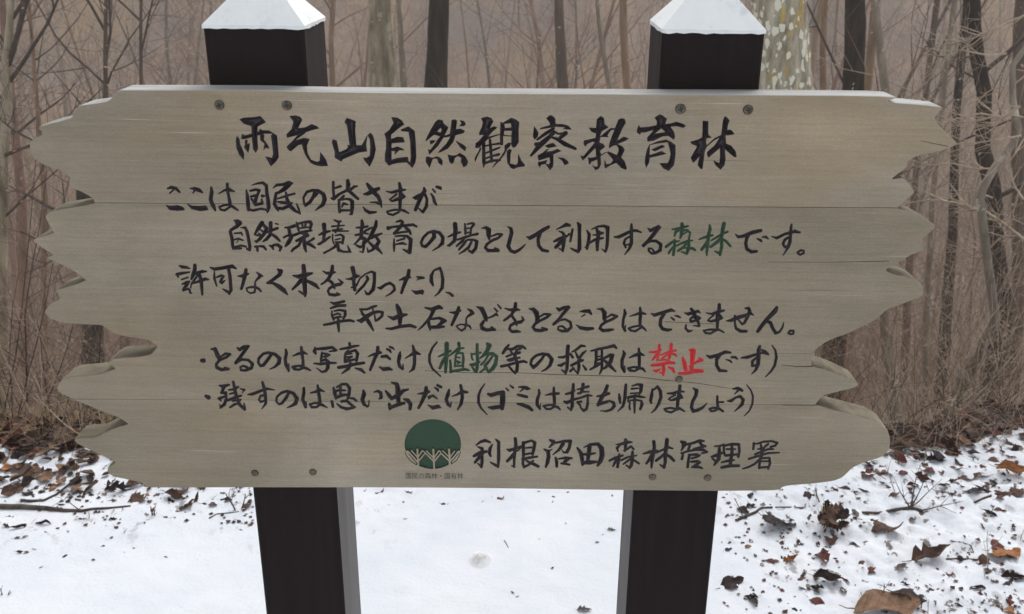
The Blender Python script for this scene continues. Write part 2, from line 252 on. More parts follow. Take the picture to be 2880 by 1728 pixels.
GLYPHS = """@650 320
k P14,10 22,7 40,6 51,4 61,15 46,23 46,45 47,61 43,69 38,62 36,42 35,22 22,18;P17,44 19,35 24,38 48,31 50,26 55,29 66,29 80,38 82,60 83,76 79,83 69,92 60,76 59,74 71,77 73,70 71,52 69,38 72,35 58,35 40,40 22,45;P10,38 8,46 9,60 14,72 22,81 23,70 19,60 16,53 15,45;P24,46 29,45 28,53 33,51 32,60 30,69 22,58 24,55;P51,34 58,37 57,45 64,54 67,61 60,60 56,65 57,57 58,52 51,47 50,40
k P101,4 113,3 121,6 124,11 117,25 129,24 140,18 150,22 154,26 140,29 118,37 110,39 97,42 96,36 105,27 108,14;P96,58 110,47 127,42 137,44 132,56 133,68 139,80 150,84 154,82 155,66 158,70 165,80 169,91 158,92 146,90 138,86 131,76 127,68 123,54 117,55 104,66 100,64;P96,58 106,48 117,36 128,30 130,34 118,42 107,50
k P201,7 217,13 216,30 218,55 227,55 231,48 237,40 235,55 237,66 222,68 194,80 192,84 180,77 180,66 175,50 177,44 184,47 188,67 200,62 203,58 201,54 206,55 204,40 201,20 197,15;P227,55 235,40 242,33 247,38 250,50 252,62 249,76 245,85 241,93 232,82 229,76 236,77 241,73 242,58 241,45 238,39 234,45
@1050 320
k P31,6 42,7 50,12 54,19 44,26 31,37 31,44 42,40 52,41 55,50 32,52 32,60 42,57 50,60 55,64 45,64 40,69 36,72 38,66 32,65 32,80 42,77 60,75 62,84 64,84 65,75 64,50 61,32 50,31 47,28 61,22 72,30 74,50 75,75 73,86 68,95 58,85 44,86 34,88 27,91 20,83 20,70 22,60 22,44 19,35 28,28 35,16
k P113,10 121,12 122,17 131,24 124,38 133,35 135,20 136,11 142,10 146,12 144,27 151,26 160,30 157,34 143,38 141,44 139,50 130,61 120,66 112,69 115,64 127,52 134,40 122,42 113,56 97,72 95,61 99,63 110,48 109,47 104,52 99,54 98,47 102,46 110,47 116,40 108,38 104,38 91,49 91,45 100,27 108,14;H117,25 119,28 117,33 111,31;H106,37 113,39 110,46 102,45;P150,11 158,13 161,18 158,22 149,22 153,17;P142,46 157,54 162,59 160,66 151,59 146,52;P93,74 97,75 103,77 110,74 116,76 121,82 120,91 113,86 111,79 107,78 103,80 98,95 91,84 91,78;P129,71 138,73 145,72 150,68 160,74 165,83 163,90 157,94 152,84 153,77 147,74 142,77 140,85 136,88 132,84
k P187,8 198,5 206,8 209,14 203,25 210,22 216,24 206,33 200,40 220,35 220,37 200,44 188,55 183,60 177,60 178,51 183,48 192,37 184,38 184,33 189,22 190,15;P186,56 188,62 182,73 177,86 176,77 183,65;P188,50 195,48 195,70 196,85 192,96 189,84 189,65;203,46,5 204,60,5 206,83,5;192,57,3 205,54,3 219,52,4;195,69,3 212,62,4 220,59,3;195,78,3 210,73,4 218,71,5;195,86,4 206,82,5 220,81,4;P221,14 225,16 240,7 248,10 254,15 253,28 253,50 248,58 243,60 240,55 240,40 226,39 226,55 221,55 220,40;H228,18 239,17 240,24 229,25;H228,30 241,30 240,38 227,37;P228,55 236,50 240,51 238,57 233,62 228,72 220,82 206,96 210,88 220,77 228,65;P236,61 241,63 239,70 238,87 248,89 251,86 252,69 254,73 258,82 264,89 263,92 250,94 244,97 238,94 233,86 232,75 232,65
@1450 320
k P59,3 63,3 69,8 70,18 81,18 92,21 98,28 90,28 84,27 80,30 83,26 86,24 72,23 60,25 40,28 45,24 60,20 59,16 53,8;P32,21 37,28 40,33 39,40 33,46 30,40 31,30;66,26,5 52,35,6 38,45,4;60,36,3 66,31,5 72,33,3;66,34,6 55,44,8 48,50,9 38,60,8 27,73,4;P33,50 48,49 50,53 40,57 32,56;62,41,3 72,44,6 86,53,8 104,61,5;87,34,8 80,40,7 74,45,4;72,35,3 87,35,6;P50,56 60,52 66,51 72,57 64,59 56,60;P60,60 54,66 64,65 73,61 80,65 66,71 66,88 65,93 60,99 52,88 45,89 42,94 39,89 39,84 50,82 56,80 53,87 58,88 60,85 59,76 50,79 40,82 38,73 47,68 54,62;P72,76 84,77 91,82 93,87 85,90 81,82
k P141,10 148,4 154,8 155,18 162,24 150,31 147,40 155,33 165,25 173,25 179,10 184,8 190,9 192,16 186,26 180,40 177,47 188,40 198,43 190,48 178,53 186,57 190,63 187,70 184,76 190,83 194,96 191,98 184,95 175,86 165,90 156,96 154,90 155,78 158,88 165,87 170,81 158,67 160,65 176,72 179,66 179,60 175,55 170,56 162,61 163,52 167,40 172,28 166,29 160,38 162,41 148,41 146,50 153,53 156,58 147,65 149,71 160,65 160,67 148,74 149,88 145,96 139,99 132,88 138,92 143,92 142,80 132,84 130,89 127,87 126,75 130,77 140,75 139,60 127,72 117,82 112,73 118,74 138,50 134,49 125,53 121,58 118,52 119,46 123,46 139,42 140,35 132,32 127,24 140,25
@1750 320
k P56,7 65,1 70,3 78,9 75,18 85,17 94,14 104,17 111,21 107,25 94,22 84,23 90,31 92,40 90,46 80,39 70,40 55,47 44,49 43,42 52,32 53,29 40,33 33,33 31,37 25,33 26,26 29,19 31,24 45,23 60,20 60,13;H68,26 75,32 57,35;P47,54 62,48 76,45 85,49 93,55 93,70 91,85 90,90 81,100 72,96 67,90 65,86 79,86 82,80 84,70 82,60 79,50 62,52 48,55 48,72 60,68 68,65 78,70 70,72 48,77 47,85 42,95 39,86 40,74 43,62;P50,63 57,59 70,54 75,58 67,61 57,66
k P140,12 150,13 150,36 156,42 147,43 146,49 147,55 160,43 172,37 175,12 178,5 181,5 187,12 184,20 183,28 189,28 195,34 195,36 185,38 180,38 181,52 190,56 198,66 199,76 195,76 184,67 179,62 180,80 178,90 171,98 162,90 158,81 162,83 169,86 170,75 170,60 163,66 150,77 147,70 148,66 160,56 169,42 160,47 147,58 144,65 142,80 140,96 137,97 131,90 134,75 127,83 123,86 119,77 124,68 130,57 121,53 118,49 132,45 139,41
@450 500
k 13,19,3 20,17,6 28,19,6 34,25,4;17,27,3 23,22,3;11,48,2 18,53,7 30,53,10 38,54,7 41,55,4
k 52,19,2 60,19,6 68,22,7 74,26,3;57,27,2 60,23,4;48,46,2 56,52,6 70,54,9 78,53,9 82,55,4
k 89,17,4 90,25,7 88,38,7 91,47,7 96,57,4;95,46,2 96,55,3;117,11,5 117,20,5 119,30,5 121,40,6 122,47,6;102,28,2 112,22,4 120,21,7 129,24,3;122,47,4 112,48,4 103,51,4 106,56,4 113,57,4 120,52,4 124,49,5 130,53,5 136,57,3
k 150,22,3 152,32,6 153,45,7 154,56,6;160,13,2 170,10,4 179,9,5 185,14,6 186,28,6 188,40,7 189,52,7 187,60,4;156,56,4 163,57,5 176,54,4 184,56,4;157,23,4 166,21,5 173,22,5 170,29,5 167,36,6 165,43,7;158,33,4 166,31,5;159,37,4 163,42,5 166,47,6 178,45,5 177,38,4;178,32,6 182,32,3
k 197,18,2 203,13,5 214,12,5 224,10,9 230,10,4;224,12,9 216,20,8 207,26,5 202,27,4;202,27,5 200,38,6 199,46,6 203,53,6 206,58,3;204,53,5 214,54,6 222,50,6 229,44,4;204,37,3 213,34,4 222,31,4 234,28,4;204,42,3 213,43,5 219,44,6;219,26,4 221,38,6 225,48,8 234,57,6 244,63,3;238,46,3 241,54,4 244,62,3
@850 500
k 22,23,6 20,32,6 14,42,6 6,48,6 3,44,4 2,35,4 8,25,5 18,22,5 28,23,6 37,29,7 39,38,8 36,47,7 28,53,4 23,57,2;26,28,5 22,33,4
k 54,8,5 54,20,5 55,32,5;58,18,4 66,15,5 69,16,2;51,36,4 55,37,6 64,29,5 76,23,5;79,5,6 80,12,8 79,22,7;84,21,5 90,16,5 96,15,3;80,22,6 88,29,6 97,37,5;72,32,5 66,38,4;64,39,5 64,50,5 65,60,5;66,39,4 76,37,4 83,38,5 87,42,7 87,52,7 86,63,5 83,64,3;67,57,5 82,57,4;69,51,3 72,45,5 79,47,3
k 113,11,5 118,18,8 124,25,8 132,33,7 136,42,6 138,51,3;107,29,3 114,28,7 124,23,9 133,19,6;118,43,2 128,43,4 135,45,6;106,51,2 110,57,5 117,61,6 128,60,4
k 169,10,5 171,20,7 171,35,7 170,45,6 170,56,5;146,24,2 156,26,5 170,22,6 180,21,3;170,26,5 177,33,6 170,36,7 156,41,4 152,38,3 158,34,4 164,29,4;172,56,4 178,58,5 185,62,3;170,56,4 160,56,4 147,59,3 150,63,4 158,65,4 168,60,4 172,56,3
k 212,18,4 213,23,7 208,31,7 203,42,7 197,56,6;193,35,3 198,35,8 208,29,6 214,30,5 217,38,5 216,50,6 210,60,5 204,55,3 202,53,2;224,28,3 228,34,5 230,42,6 234,48,3;227,20,3 231,25,4;234,16,5 240,18,6 242,21,2
@630 610
k 17,6,2 23,9,9 27,11,9 22,17,7 12,23,5 11,26,6 14,38,6 15,50,6 16,56,4;29,19,2 37,19,5 40,26,6 43,40,6 45,52,6 45,58,5 40,56,4;18,29,3 30,28,4 32,32,3;18,40,3 25,38,4 33,41,3;22,45,2 25,41,2;18,53,4 30,50,4 38,52,4;19,56,3 30,55,4
k 66,11,8 60,20,7 53,31,3;70,16,6 74,20,6 70,30,6 62,39,6 56,44,4;64,23,3 68,26,4;60,29,3 64,31,3;56,32,4 62,33,3;54,42,3 57,44,4;81,11,7 81,22,7 80,32,6 74,39,6 68,43,3;72,28,4 82,24,5 93,20,5;84,31,5 91,36,6 97,42,4;90,12,3 94,13,3;54,52,4 58,52,5 58,58,5 59,61,2;62,51,4 69,52,5 73,57,4;79,50,3 84,52,6 86,57,3;86,49,4 93,49,6 99,53,6 97,59,4
k 106,19,3 113,19,5 123,16,6;113,22,6 115,32,7 117,36,7 112,45,8 107,51,4;104,36,4 110,33,4 122,32,5 135,27,5 146,25,5 153,24,3;126,10,3 128,17,5 130,24,4;130,12,4 140,9,4 150,9,6 152,13,6 150,20,5 150,24,4;136,12,4 137,18,3;142,12,4 141,18,4;132,20,3 142,19,3 148,18,3;135,29,4 145,31,5 147,33,4 138,36,6 126,42,5;140,33,5 135,40,5 130,50,5 120,57,5 118,60,4;139,38,6 140,48,7 141,55,6 143,61,3;142,46,4 150,42,4 156,38,5;144,46,6 151,49,6 158,54,4
k 174,14,8 175,24,7 174,34,6 173,43,5 166,48,4;165,32,3 173,28,6 184,25,4;164,48,4 175,42,5 184,35,4;192,6,3 199,9,5 203,8,4;200,10,4 198,20,4 194,27,4;188,17,4 198,16,3 209,15,3;189,24,4 206,21,3;190,25,3 205,25,3 216,25,3;189,31,3 189,40,3 191,47,3;194,33,3 203,31,4 208,35,5 206,46,5;194,40,3 202,38,3;194,44,3 204,44,4;198,46,6 192,53,5 184,58,4 174,63,4;198,48,6 199,58,6 208,61,4 220,61,4;215,50,2 218,58,5
@1000 610
k 11,7,5 12,14,7 10,24,6 10,34,7;1,19,3 10,19,5 21,17,4;0,32,4 10,30,5 18,24,4 28,19,4;15,28,4 22,30,3;9,36,5 3,43,4 -2,48,3;10,37,7 17,38,5 14,45,6 14,54,5 13,62,3;2,50,4 8,53,5 13,50,4;7,60,2 12,62,3;36,8,5 35,16,7 30,26,7 26,35,7 22,40,5 14,48,4;27,37,5 35,33,6 46,29,3;37,37,5 41,43,6 36,51,7 29,58,5 22,61,4 20,54,2;23,44,4 30,51,6 38,55,7 46,64,3
k 71,9,3 78,7,5 82,9,5 80,15,7;55,17,2 57,20,7 64,18,4 80,16,5 100,14,5 106,17,4;78,18,6 72,24,5 67,29,5;69,29,4 80,27,4 90,26,4;87,19,5 93,24,6 96,30,4;69,34,3 80,33,4 90,34,5 96,40,7 95,52,7 94,62,7;83,57,3 89,60,5 93,63,5;67,39,3 67,50,5 67,60,3;72,42,3 85,38,4;71,48,3 82,46,5 88,48,3
k 136,28,7 137,35,7 130,44,6 122,52,6 116,51,5 114,45,5 118,36,5 126,28,5 136,25,5 146,28,6 152,36,6 151,46,7 144,53,4 134,59,2
k 173,13,8 174,22,8 173,33,7 172,42,6 163,50,5;161,35,3 172,30,5 182,27,4;160,50,3 163,50,5;177,40,4 190,36,5 202,32,4 212,30,5;190,12,3 191,22,5 191,30,4;194,13,3 203,11,4 206,13,5 201,20,4 200,30,4;194,20,3 200,20,3;193,28,3 200,27,4;190,36,4 186,42,5 176,51,4;193,41,4 188,48,5 180,57,4;196,40,4 205,40,4 211,43,6 209,55,6 203,62,6 198,60,4 197,58,3;202,43,4 197,53,5 188,60,4 180,65,2
@1350 610
k 3,20,2 11,19,6 15,23,9 15,32,8 16,39,4;20,34,3 30,30,4 38,31,5 32,37,5 20,42,5 12,48,5 9,54,5 14,59,6 24,59,6 32,59,5;26,55,4 31,58,6
k 48,17,2 54,21,6 55,28,7 52,40,7 49,51,7 53,59,6 60,62,6 68,58,5 74,53,4 79,48,2
k 82,35,3 87,37,7 98,31,7 110,23,7 119,18,6;104,30,7 101,40,6 102,50,6 108,58,6 118,60,5
k 133,22,2 142,18,4 150,14,7 156,15,5;137,25,2 144,28,5 147,34,6 151,34,4;129,43,4 138,39,7 147,36,7;147,36,7 140,45,7 132,53,6;146,40,7 145,52,6 144,60,4;137,55,2 143,58,4;161,22,4 159,32,5 157,43,4;155,30,4 151,35,3;170,11,4 173,15,7 173,30,6 173,45,7 173,56,7 170,62,4;158,55,3 166,59,5 172,60,5
k 186,24,3 190,31,6 189,42,6 187,50,6 186,56,4;183,53,3 187,55,4;194,22,2 205,17,4 215,16,5 222,19,7 222,35,6 221,50,6 219,60,4;212,56,2 218,61,4;203,21,5 206,32,6 204,45,7 204,58,5;196,32,2 206,31,5 214,28,4;190,46,4 200,40,5 214,37,4;206,25,4 214,29,3
@1700 620
k 47,7,4 47,16,6 47,28,6 47,40,6 43,50,5 35,60,2;17,29,3 25,29,6 38,23,6 48,18,5 56,18,5 64,21,3;44,28,4 36,33,4 34,40,5 37,47,4;38,43,3 46,41,4
k 76,14,3 80,18,6 88,14,6 94,11,6 97,13,4;94,13,7 86,24,7 76,36,6 68,44,6;67,43,4 80,36,5 90,36,5 98,42,6 97,52,6 89,57,5 82,58,4 77,53,4 77,49,4 82,49,3 86,54,4
g 135,6,6 135,14,7 134,24,6 132,31,4;118,16,3 130,14,5 145,10,4;130,17,5 124,20,5 122,27,4;137,18,4 142,17,4;144,17,4 149,22,4 147,32,4 147,40,5 146,50,6 143,58,5;137,24,3 143,21,3;122,34,4 122,44,5 120,60,5;107,46,5 118,38,5 130,36,3;124,45,3 134,40,4 146,36,5 153,35,3;121,45,4 115,52,4 112,57,4;143,40,4 137,47,5 128,53,4;136,48,3 146,48,4 153,49,5 158,52,4;134,55,3 143,58,4
g 183,9,4 184,15,6 181,25,6 180,40,6 178,55,5 178,61,3;165,33,3 176,29,5 188,26,4;180,36,6 174,45,6 169,51,5;186,35,3 196,29,4 206,23,4 214,20,4;208,6,7 206,15,7 204,28,6 204,45,6 201,60,5;192,54,3 199,57,5;203,31,6 196,38,6 185,46,5;206,33,4 212,37,5 219,45,4
@1900 620
k 104,24,2 109,29,5 120,27,6 134,21,7 148,18,6;128,24,6 124,31,6 122,40,6 124,50,6 132,55,6 141,54,5;142,32,3 148,35,5 150,37,3;151,29,3 157,29,5 161,32,3
k 202,7,3 201,12,5 200,25,6 199,38,6 196,46,6 191,55,3 187,61,2;167,28,2 176,31,5 190,24,5 206,20,5 216,21,4;207,17,3 214,21,4;197,29,4 190,34,5 187,41,5 190,47,4;192,45,3 197,44,4
k 213,58,4 212,56,4 218,52,4 223,53,4 223,57,4 217,60,4 213,58,4
@480 735
k 15,8,3 20,10,6 28,11,5 34,13,2;11,23,6 20,21,5 33,19,3;13,27,4 11,22,4;19,32,3 30,28,3;20,40,3 28,37,6 33,35,3 28,41,6 24,46,5 22,50,5;22,51,4 30,48,4 33,50,4 34,55,4 37,56,2;36,38,2 35,46,3;42,7,6 42,14,7 39,24,7 36,31,4;46,20,5 55,18,6 62,18,3;44,22,4 50,24,6 53,33,7 54,45,6 55,58,4;46,26,4 40,34,4 36,40,4;40,38,4 50,35,5 60,31,6 66,32,3
k 69,11,3 76,14,6 90,12,6 107,9,7 114,13,3;76,19,3 76,30,5 80,43,3;80,28,3 88,25,5 93,26,3 89,31,5 86,36,4 89,38,5 94,34,3;101,15,6 103,25,6 104,38,6 105,50,6 102,57,4;90,48,2 97,52,5 102,55,5
k 131,15,6 129,26,7 126,38,6 123,48,5;116,26,2 124,26,6 135,22,4;149,19,2 155,24,6 160,26,3;155,27,6 150,32,4 147,36,3 147,44,4 147,48,4 146,54,4 139,56,3 133,52,3 132,47,3 140,45,4 148,45,4 153,48,5 157,52,4
k 186,14,3 191,18,9 190,23,7 180,31,6 168,38,4 178,38,5 188,44,8 197,51,8 203,58,3
k 231,8,7 232,18,8 232,30,10 233,42,8 234,55,7 234,61,4;213,25,3 222,27,7 234,24,9 246,21,4;228,32,8 220,41,6 212,49,4;223,52,3 231,57,5;236,34,5 245,38,7 252,42,7 258,48,3
@880 735
k 34,9,6 33,19,7 27,31,6 20,37,4 15,40,4;17,17,2 24,21,5 34,20,6 39,19,3;27,33,5 33,37,6 37,44,5 38,48,3;44,31,2 51,37,5 48,40,6 38,42,6 29,47,5 26,52,4 29,58,5 38,59,6 47,58,3;42,55,3 46,58,4
k 69,12,8 72,24,7 71,35,6 72,44,7 73,50,6;57,31,2 66,31,5 76,26,7 82,26,2;67,46,3 76,42,4 82,30,3 92,22,3 102,18,4 107,21,6 107,35,6 105,49,7 98,57,5 94,57,5 90,51,2;94,27,5 96,31,5 88,43,5 80,51,5 74,58,2
k 112,46,2 118,47,6 126,41,5 134,38,5 141,43,5 142,50,5 136,56,4 127,61,2
k 167,16,6 166,24,7 162,33,7 157,46,6 154,55,5;150,33,2 160,30,7 170,28,3;180,27,2 187,29,6 193,29,4;181,33,2 184,31,3;172,51,2 180,55,7 190,53,7 190,56,5
k 210,17,4 206,25,6 206,35,7 209,42,4;213,15,4 221,12,5 224,20,5 226,32,6 225,46,6 219,55,4 212,61,2
k 231,54,2 238,56,5 243,60,5
@890 835
k 24,9,2 30,12,5 40,10,5 48,8,5;32,16,2 25,20,3;25,20,4 36,16,5 50,15,5;27,25,3 27,33,4 30,40,4;31,25,3 40,23,4 50,25,5 50,32,5 47,38,4;30,32,3 37,29,4 42,31,3;31,37,4 40,35,4 44,35,3;13,49,4 25,47,5 40,43,5 58,41,5 65,43,4;38,37,4 38,48,6 39,60,4
k 77,22,4 80,30,5 86,36,7 92,46,7 99,59,3;71,41,3 78,42,8 88,34,8 98,28,6 108,26,5 115,27,5 114,34,5 108,39,5 103,42,4 101,32,3;76,22,4 88,22,4 97,18,5 104,16,4;98,20,3 99,27,3
k 140,15,6 143,22,9 146,32,9 145,46,7;124,34,2 134,38,7 146,33,9 157,31,4;121,55,3 130,56,5 145,52,6 163,50,6 172,53,5
k 189,19,3 200,22,6 213,18,8 218,20,5;204,23,7 199,34,6 193,42,5 184,52,4 177,58,2;195,40,5 196,50,6 198,58,3;198,39,4 214,37,5 222,42,8 226,42,3;221,42,7 214,49,6 210,51,4;200,53,6 212,53,6 222,52,4
@1240 840
k 31,16,6 29,24,7 24,35,6 19,46,5;15,24,2 24,25,6 34,21,4;46,18,2 53,22,6 57,26,4;53,27,6 47,31,4 44,35,3 44,46,4 42,52,4 36,56,4 30,52,3 27,48,3 33,45,3 44,46,4 50,48,4 52,52,3
k 62,14,2 71,18,8 75,26,8 78,34,8 80,39,3;82,34,3 90,31,4 96,27,5 99,30,3;75,39,5 70,46,6 72,52,7 80,55,6 88,54,6 95,55,3;88,50,4 94,54,4;93,17,3 98,22,4;99,11,3 104,17,4
k 130,9,6 129,18,7 123,28,5 116,34,5 110,38,4;111,17,2 120,20,5 130,19,7 137,20,3;124,31,5 129,38,5 132,44,4 132,47,3;141,32,3 144,37,4 139,41,6 130,42,6 121,47,5 119,53,5 124,58,5 132,57,6 138,58,3
k 153,18,2 161,19,7 166,25,9 168,34,8 166,42,5;171,32,3 180,27,4 190,28,5 184,33,5 172,39,5 164,44,5 160,50,5 164,55,6 174,56,6 184,54,4;176,51,4 184,54,5
k 202,17,4 206,20,6 214,16,6 222,15,6 225,16,2;221,17,6 214,25,6 206,35,5 196,45,5;197,45,4 206,38,4 216,36,4 225,41,5 227,50,5 220,56,6 211,57,5 204,54,4 204,49,3 211,48,4 217,53,4
@1590 840
k 25,23,2 33,22,6 41,22,7 45,27,4;28,32,2 34,28,3;19,46,2 26,51,6 38,53,7 48,52,5
k 55,18,2 64,19,6 68,25,8 68,36,7;72,33,3 80,28,4 90,31,5 82,36,5 70,41,5 63,46,5 60,52,5 65,56,6 76,55,6 83,54,4
k 103,20,4 104,26,6 101,36,5 100,48,5 104,56,5;105,46,2 104,54,3;130,16,4 131,26,6 130,36,6 130,47,5;112,31,2 122,28,4 131,25,6 140,27,3;130,47,4 118,49,4 110,52,4 114,56,4 122,57,4 128,53,4 133,49,5 139,54,4 141,57,2
k 149,26,2 155,29,6 168,25,6 184,20,6 190,22,3;172,27,6 166,36,6 165,46,6 169,53,6 178,55,6 184,54,4;184,33,3 189,37,4;191,30,3 196,31,4 200,33,3
k 219,18,5 223,24,7 226,32,7 231,40,5 233,47,5;207,25,2 214,27,6 224,24,6 231,22,5 235,25,2;228,30,3 234,34,5 228,38,5 218,40,4 217,36,4 222,32,5;223,47,2 232,48,4;210,46,3 209,52,4 214,57,5 220,56,3
@1850 840
k 107,11,6 107,20,7 104,30,7 104,42,6 103,54,5;84,25,2 94,27,4 105,23,6 115,21,4;106,27,5 112,34,4 104,37,6 92,40,4 87,38,3 92,33,3 98,29,3;103,54,4 90,54,4 79,56,3 83,60,4 92,61,4 100,56,4 106,54,4 115,59,3
k 119,39,2 128,38,6 140,33,7 154,29,6 162,26,5 167,29,2;152,17,3 158,17,6 160,22,6 156,32,6 151,42,5 147,45,4 140,37,3;134,30,4 134,42,4 136,52,5 144,57,6 154,57,5
k 207,16,6 204,22,8 192,34,7 182,46,7 174,57,6;188,39,6 196,42,6 200,52,6 205,60,6 212,58,4 217,50,4 219,42,2
k 228,59,4 230,56,4 236,56,4 236,61,4 230,62,4 227,60,4
@550 950
k 11,40,7 14,40,8
k 27,20,3 34,20,7 38,30,8 42,38,7;44,33,3 52,28,5 60,29,5 54,34,5 42,39,5 36,46,5 37,52,6 45,56,6 58,55,4;51,53,5 56,54,5
k 73,18,4 77,21,6 84,16,6 92,15,5;90,16,7 82,28,6 70,44,6;70,44,5 80,38,5 92,39,5 99,46,6 97,53,6 88,57,5 79,57,4 78,51,4 83,49,4 90,52,5
k 131,30,6 126,38,6 118,48,6 113,49,5 109,43,5 110,36,5 118,28,5 127,26,5 138,29,6 146,36,7 145,44,7 138,51,4 129,55,2
k 157,21,4 158,27,6 156,38,6 157,47,6 162,58,4;162,46,3 162,56,4;184,17,5 185,28,6 187,40,5 187,48,6;169,32,2 179,28,5 188,26,6 195,29,2;187,50,6 178,49,4 169,51,5 172,55,5 180,56,4 188,52,5 194,54,5 200,57,3
@870 950
k 10,17,3 9,24,7 11,28,4;11,20,4 25,19,6 40,17,5 48,22,3;46,22,5 35,24,3;22,26,4 21,34,5 20,41,4;23,27,3 30,29,6 36,30,3 30,33,4 24,33,3;20,41,4 28,38,5 33,42,6 32,52,7 29,58,5 22,60,4 13,53,2;8,45,3 20,46,5 35,44,5 46,44,4
k 70,10,5 71,18,5;54,20,4 66,18,5 78,15,5 86,14,3;68,22,3 64,25,3;63,27,4 62,34,5 62,42,5;64,28,3 72,24,4 80,22,5 84,28,6 82,40,5;65,29,3 74,28,3;65,34,3 74,33,4 66,38,3;63,42,5 78,38,4 82,40,4;51,52,6 64,50,6 80,46,6 95,44,5;72,46,7 68,54,6 57,62,3;80,53,3 90,56,6 96,61,4
k 119,17,6 119,26,7 114,36,6 110,46,6 106,56,5;102,33,2 112,29,5 124,26,5;126,33,5 134,32,6 140,37,5;122,51,3 129,55,7 138,54,7 144,56,3;135,20,4 140,22,5 142,26,3;140,16,4 145,18,4 148,21,2
k 158,25,3 157,32,7 155,42,6 157,50,6 162,55,4;163,46,2 163,54,4;180,14,4 182,22,6 183,32,6 183,45,6 181,54,6 174,60,2;167,36,2 175,31,4 184,26,8 193,29,3
k 222,8,3 214,18,4 209,30,5 209,42,5 214,54,4 228,67,3
@1190 950
g 41,11,8 41,25,8 40,40,7 39,60,5;27,33,3 36,29,5 48,23,4;38,35,6 33,44,6 29,53,5;62,10,6 63,17,5 58,22,5 50,28,4 45,32,3;64,19,4 71,18,3;63,22,4 60,27,4 57,30,4 56,40,4 55,50,4;59,27,4 69,27,4 70,36,5 69,50,5;59,34,3 64,35,3;59,41,4 64,43,4 60,45,3;57,49,4 68,49,4;47,40,4 48,50,5 48,60,5;48,59,5 60,57,5 73,55,5 80,57,3
g 94,12,5 94,25,6 95,40,6 94,52,6 93,60,4;84,28,4 85,36,4 87,39,3;86,29,4 100,26,4;82,47,4 88,47,6 98,42,4;112,11,6 115,14,9 112,22,7 106,30,6 99,36,3;108,29,5 121,28,6 128,33,6 126,46,7 121,54,7 114,60,5;113,31,4 108,40,4 101,47,4;121,32,4 114,42,5 108,48,6 108,54,5 99,60,3;84,49,3 90,58,5;108,48,5 112,57,5
k 149,13,4 144,19,6 139,27,5;146,20,4 156,20,5 164,15,5 172,15,5 178,19,4;162,22,4 170,19,4;152,22,4 154,26,4;145,33,4 155,29,4 168,26,5;163,22,4 160,30,6 160,36,6;147,39,4 156,36,4 168,35,4;136,50,5 146,48,5 160,44,5 175,41,5 180,43,4;150,41,3 158,39,3;162,38,5 164,48,6 163,58,6 160,62,4 152,54,4;149,50,4 153,54,4
k 211,30,5 206,38,5 198,47,6 192,52,6 187,46,5 189,38,5 197,31,5 208,28,5 218,30,6 224,38,7 221,48,6 214,55,4 206,59,2
@1520 960
k 48,9,7 47,20,7 47,35,6 46,48,6 44,56,4;32,28,4 40,28,5 50,23,4;31,42,4 36,42,6 46,36,3;37,50,3 43,54,5;77,9,4 71,8,5 62,15,5 54,19,2;52,22,4 56,28,5;61,19,3 65,28,5 72,34,4;79,17,3 74,21,5 68,29,5;54,42,5 62,38,5 74,33,4;66,34,5 67,45,6 65,56,4;52,52,5 58,47,4;74,42,3 79,49,5;56,46,3 64,56,3
k 88,17,3 100,14,5 115,11,5 128,8,6 132,12,4;97,17,6 97,30,5 95,44,5;107,16,4 107,35,5 107,48,5 103,57,3;99,27,3 106,26,3;98,33,4 105,31,4;98,39,4 105,38,4;87,49,4 98,43,5 106,38,4;110,30,4 122,24,6 127,24,4;125,25,7 122,36,7 113,46,5 107,49,3;111,33,4 120,42,7 131,53,3
k 144,17,3 146,22,6 142,33,6 142,45,6 146,53,5;147,43,2 147,52,3;171,13,4 172,22,6 172,35,6 172,45,5;154,29,2 163,25,5 173,22,7 181,25,2;172,46,5 162,45,4 152,47,4 156,51,5 164,52,4 172,47,5 178,48,5 182,53,3
@1820 960
r 21,7,5 21,16,5 19,26,5 17,34,3;4,19,3 12,19,5 25,15,3;18,22,5 13,28,5 9,33,3;42,6,6 41,18,6 39,28,5 37,33,3;50,16,4 38,18,4 24,24,3;40,20,4 33,25,4 25,30,3;42,21,4 48,23,5 52,27,2;20,33,3 30,32,4 38,33,3;8,42,5 22,41,6 38,37,6 47,38,5;28,42,6 29,50,6 28,59,4;12,51,4 16,52,6 24,48,2;22,54,3 28,58,3;37,45,3 44,48,6 47,54,4
r 74,15,4 80,17,10 79,28,9 78,38,7 77,50,7;62,29,4 65,38,8 67,50,7;73,44,3 80,40,4 88,35,5 95,33,6 90,29,3;56,56,5 68,56,6 82,52,8 96,52,6
k 104,25,3 110,28,6 124,24,6 136,19,6 145,20,4;126,24,7 121,32,6 121,42,6 126,51,6 138,52,4;137,32,2 144,34,4 147,37,3;147,28,4 153,28,5 157,31,3
k 196,9,5 194,16,7 194,28,7 193,40,7 189,50,5 182,57,2;164,29,3 174,28,6 190,23,5 200,20,4 212,24,2;199,15,3 205,18,5 210,22,4;191,28,4 183,35,5 183,43,5 190,42,4
k 217,7,2 223,16,4 225,28,5 222,42,5 216,52,4 206,62,2
@570 1060
k 6,34,6 10,36,8
k 29,15,3 35,17,7 46,14,4;37,18,6 33,27,5;32,28,4 40,28,6 41,38,5 38,48,6 31,54,4;28,38,5 40,34,4;30,40,4 32,42,3;30,49,3 32,53,4;53,9,5 56,22,6 59,36,6 64,48,6 73,57,5;72,47,3 74,56,4;45,23,3 54,22,5 62,18,4;47,30,3 58,27,4;44,41,5 56,36,5 67,33,4;52,42,4 66,40,4;66,21,3 73,23,4;71,24,3 69,28,2;63,46,3 56,48,5 48,53,4
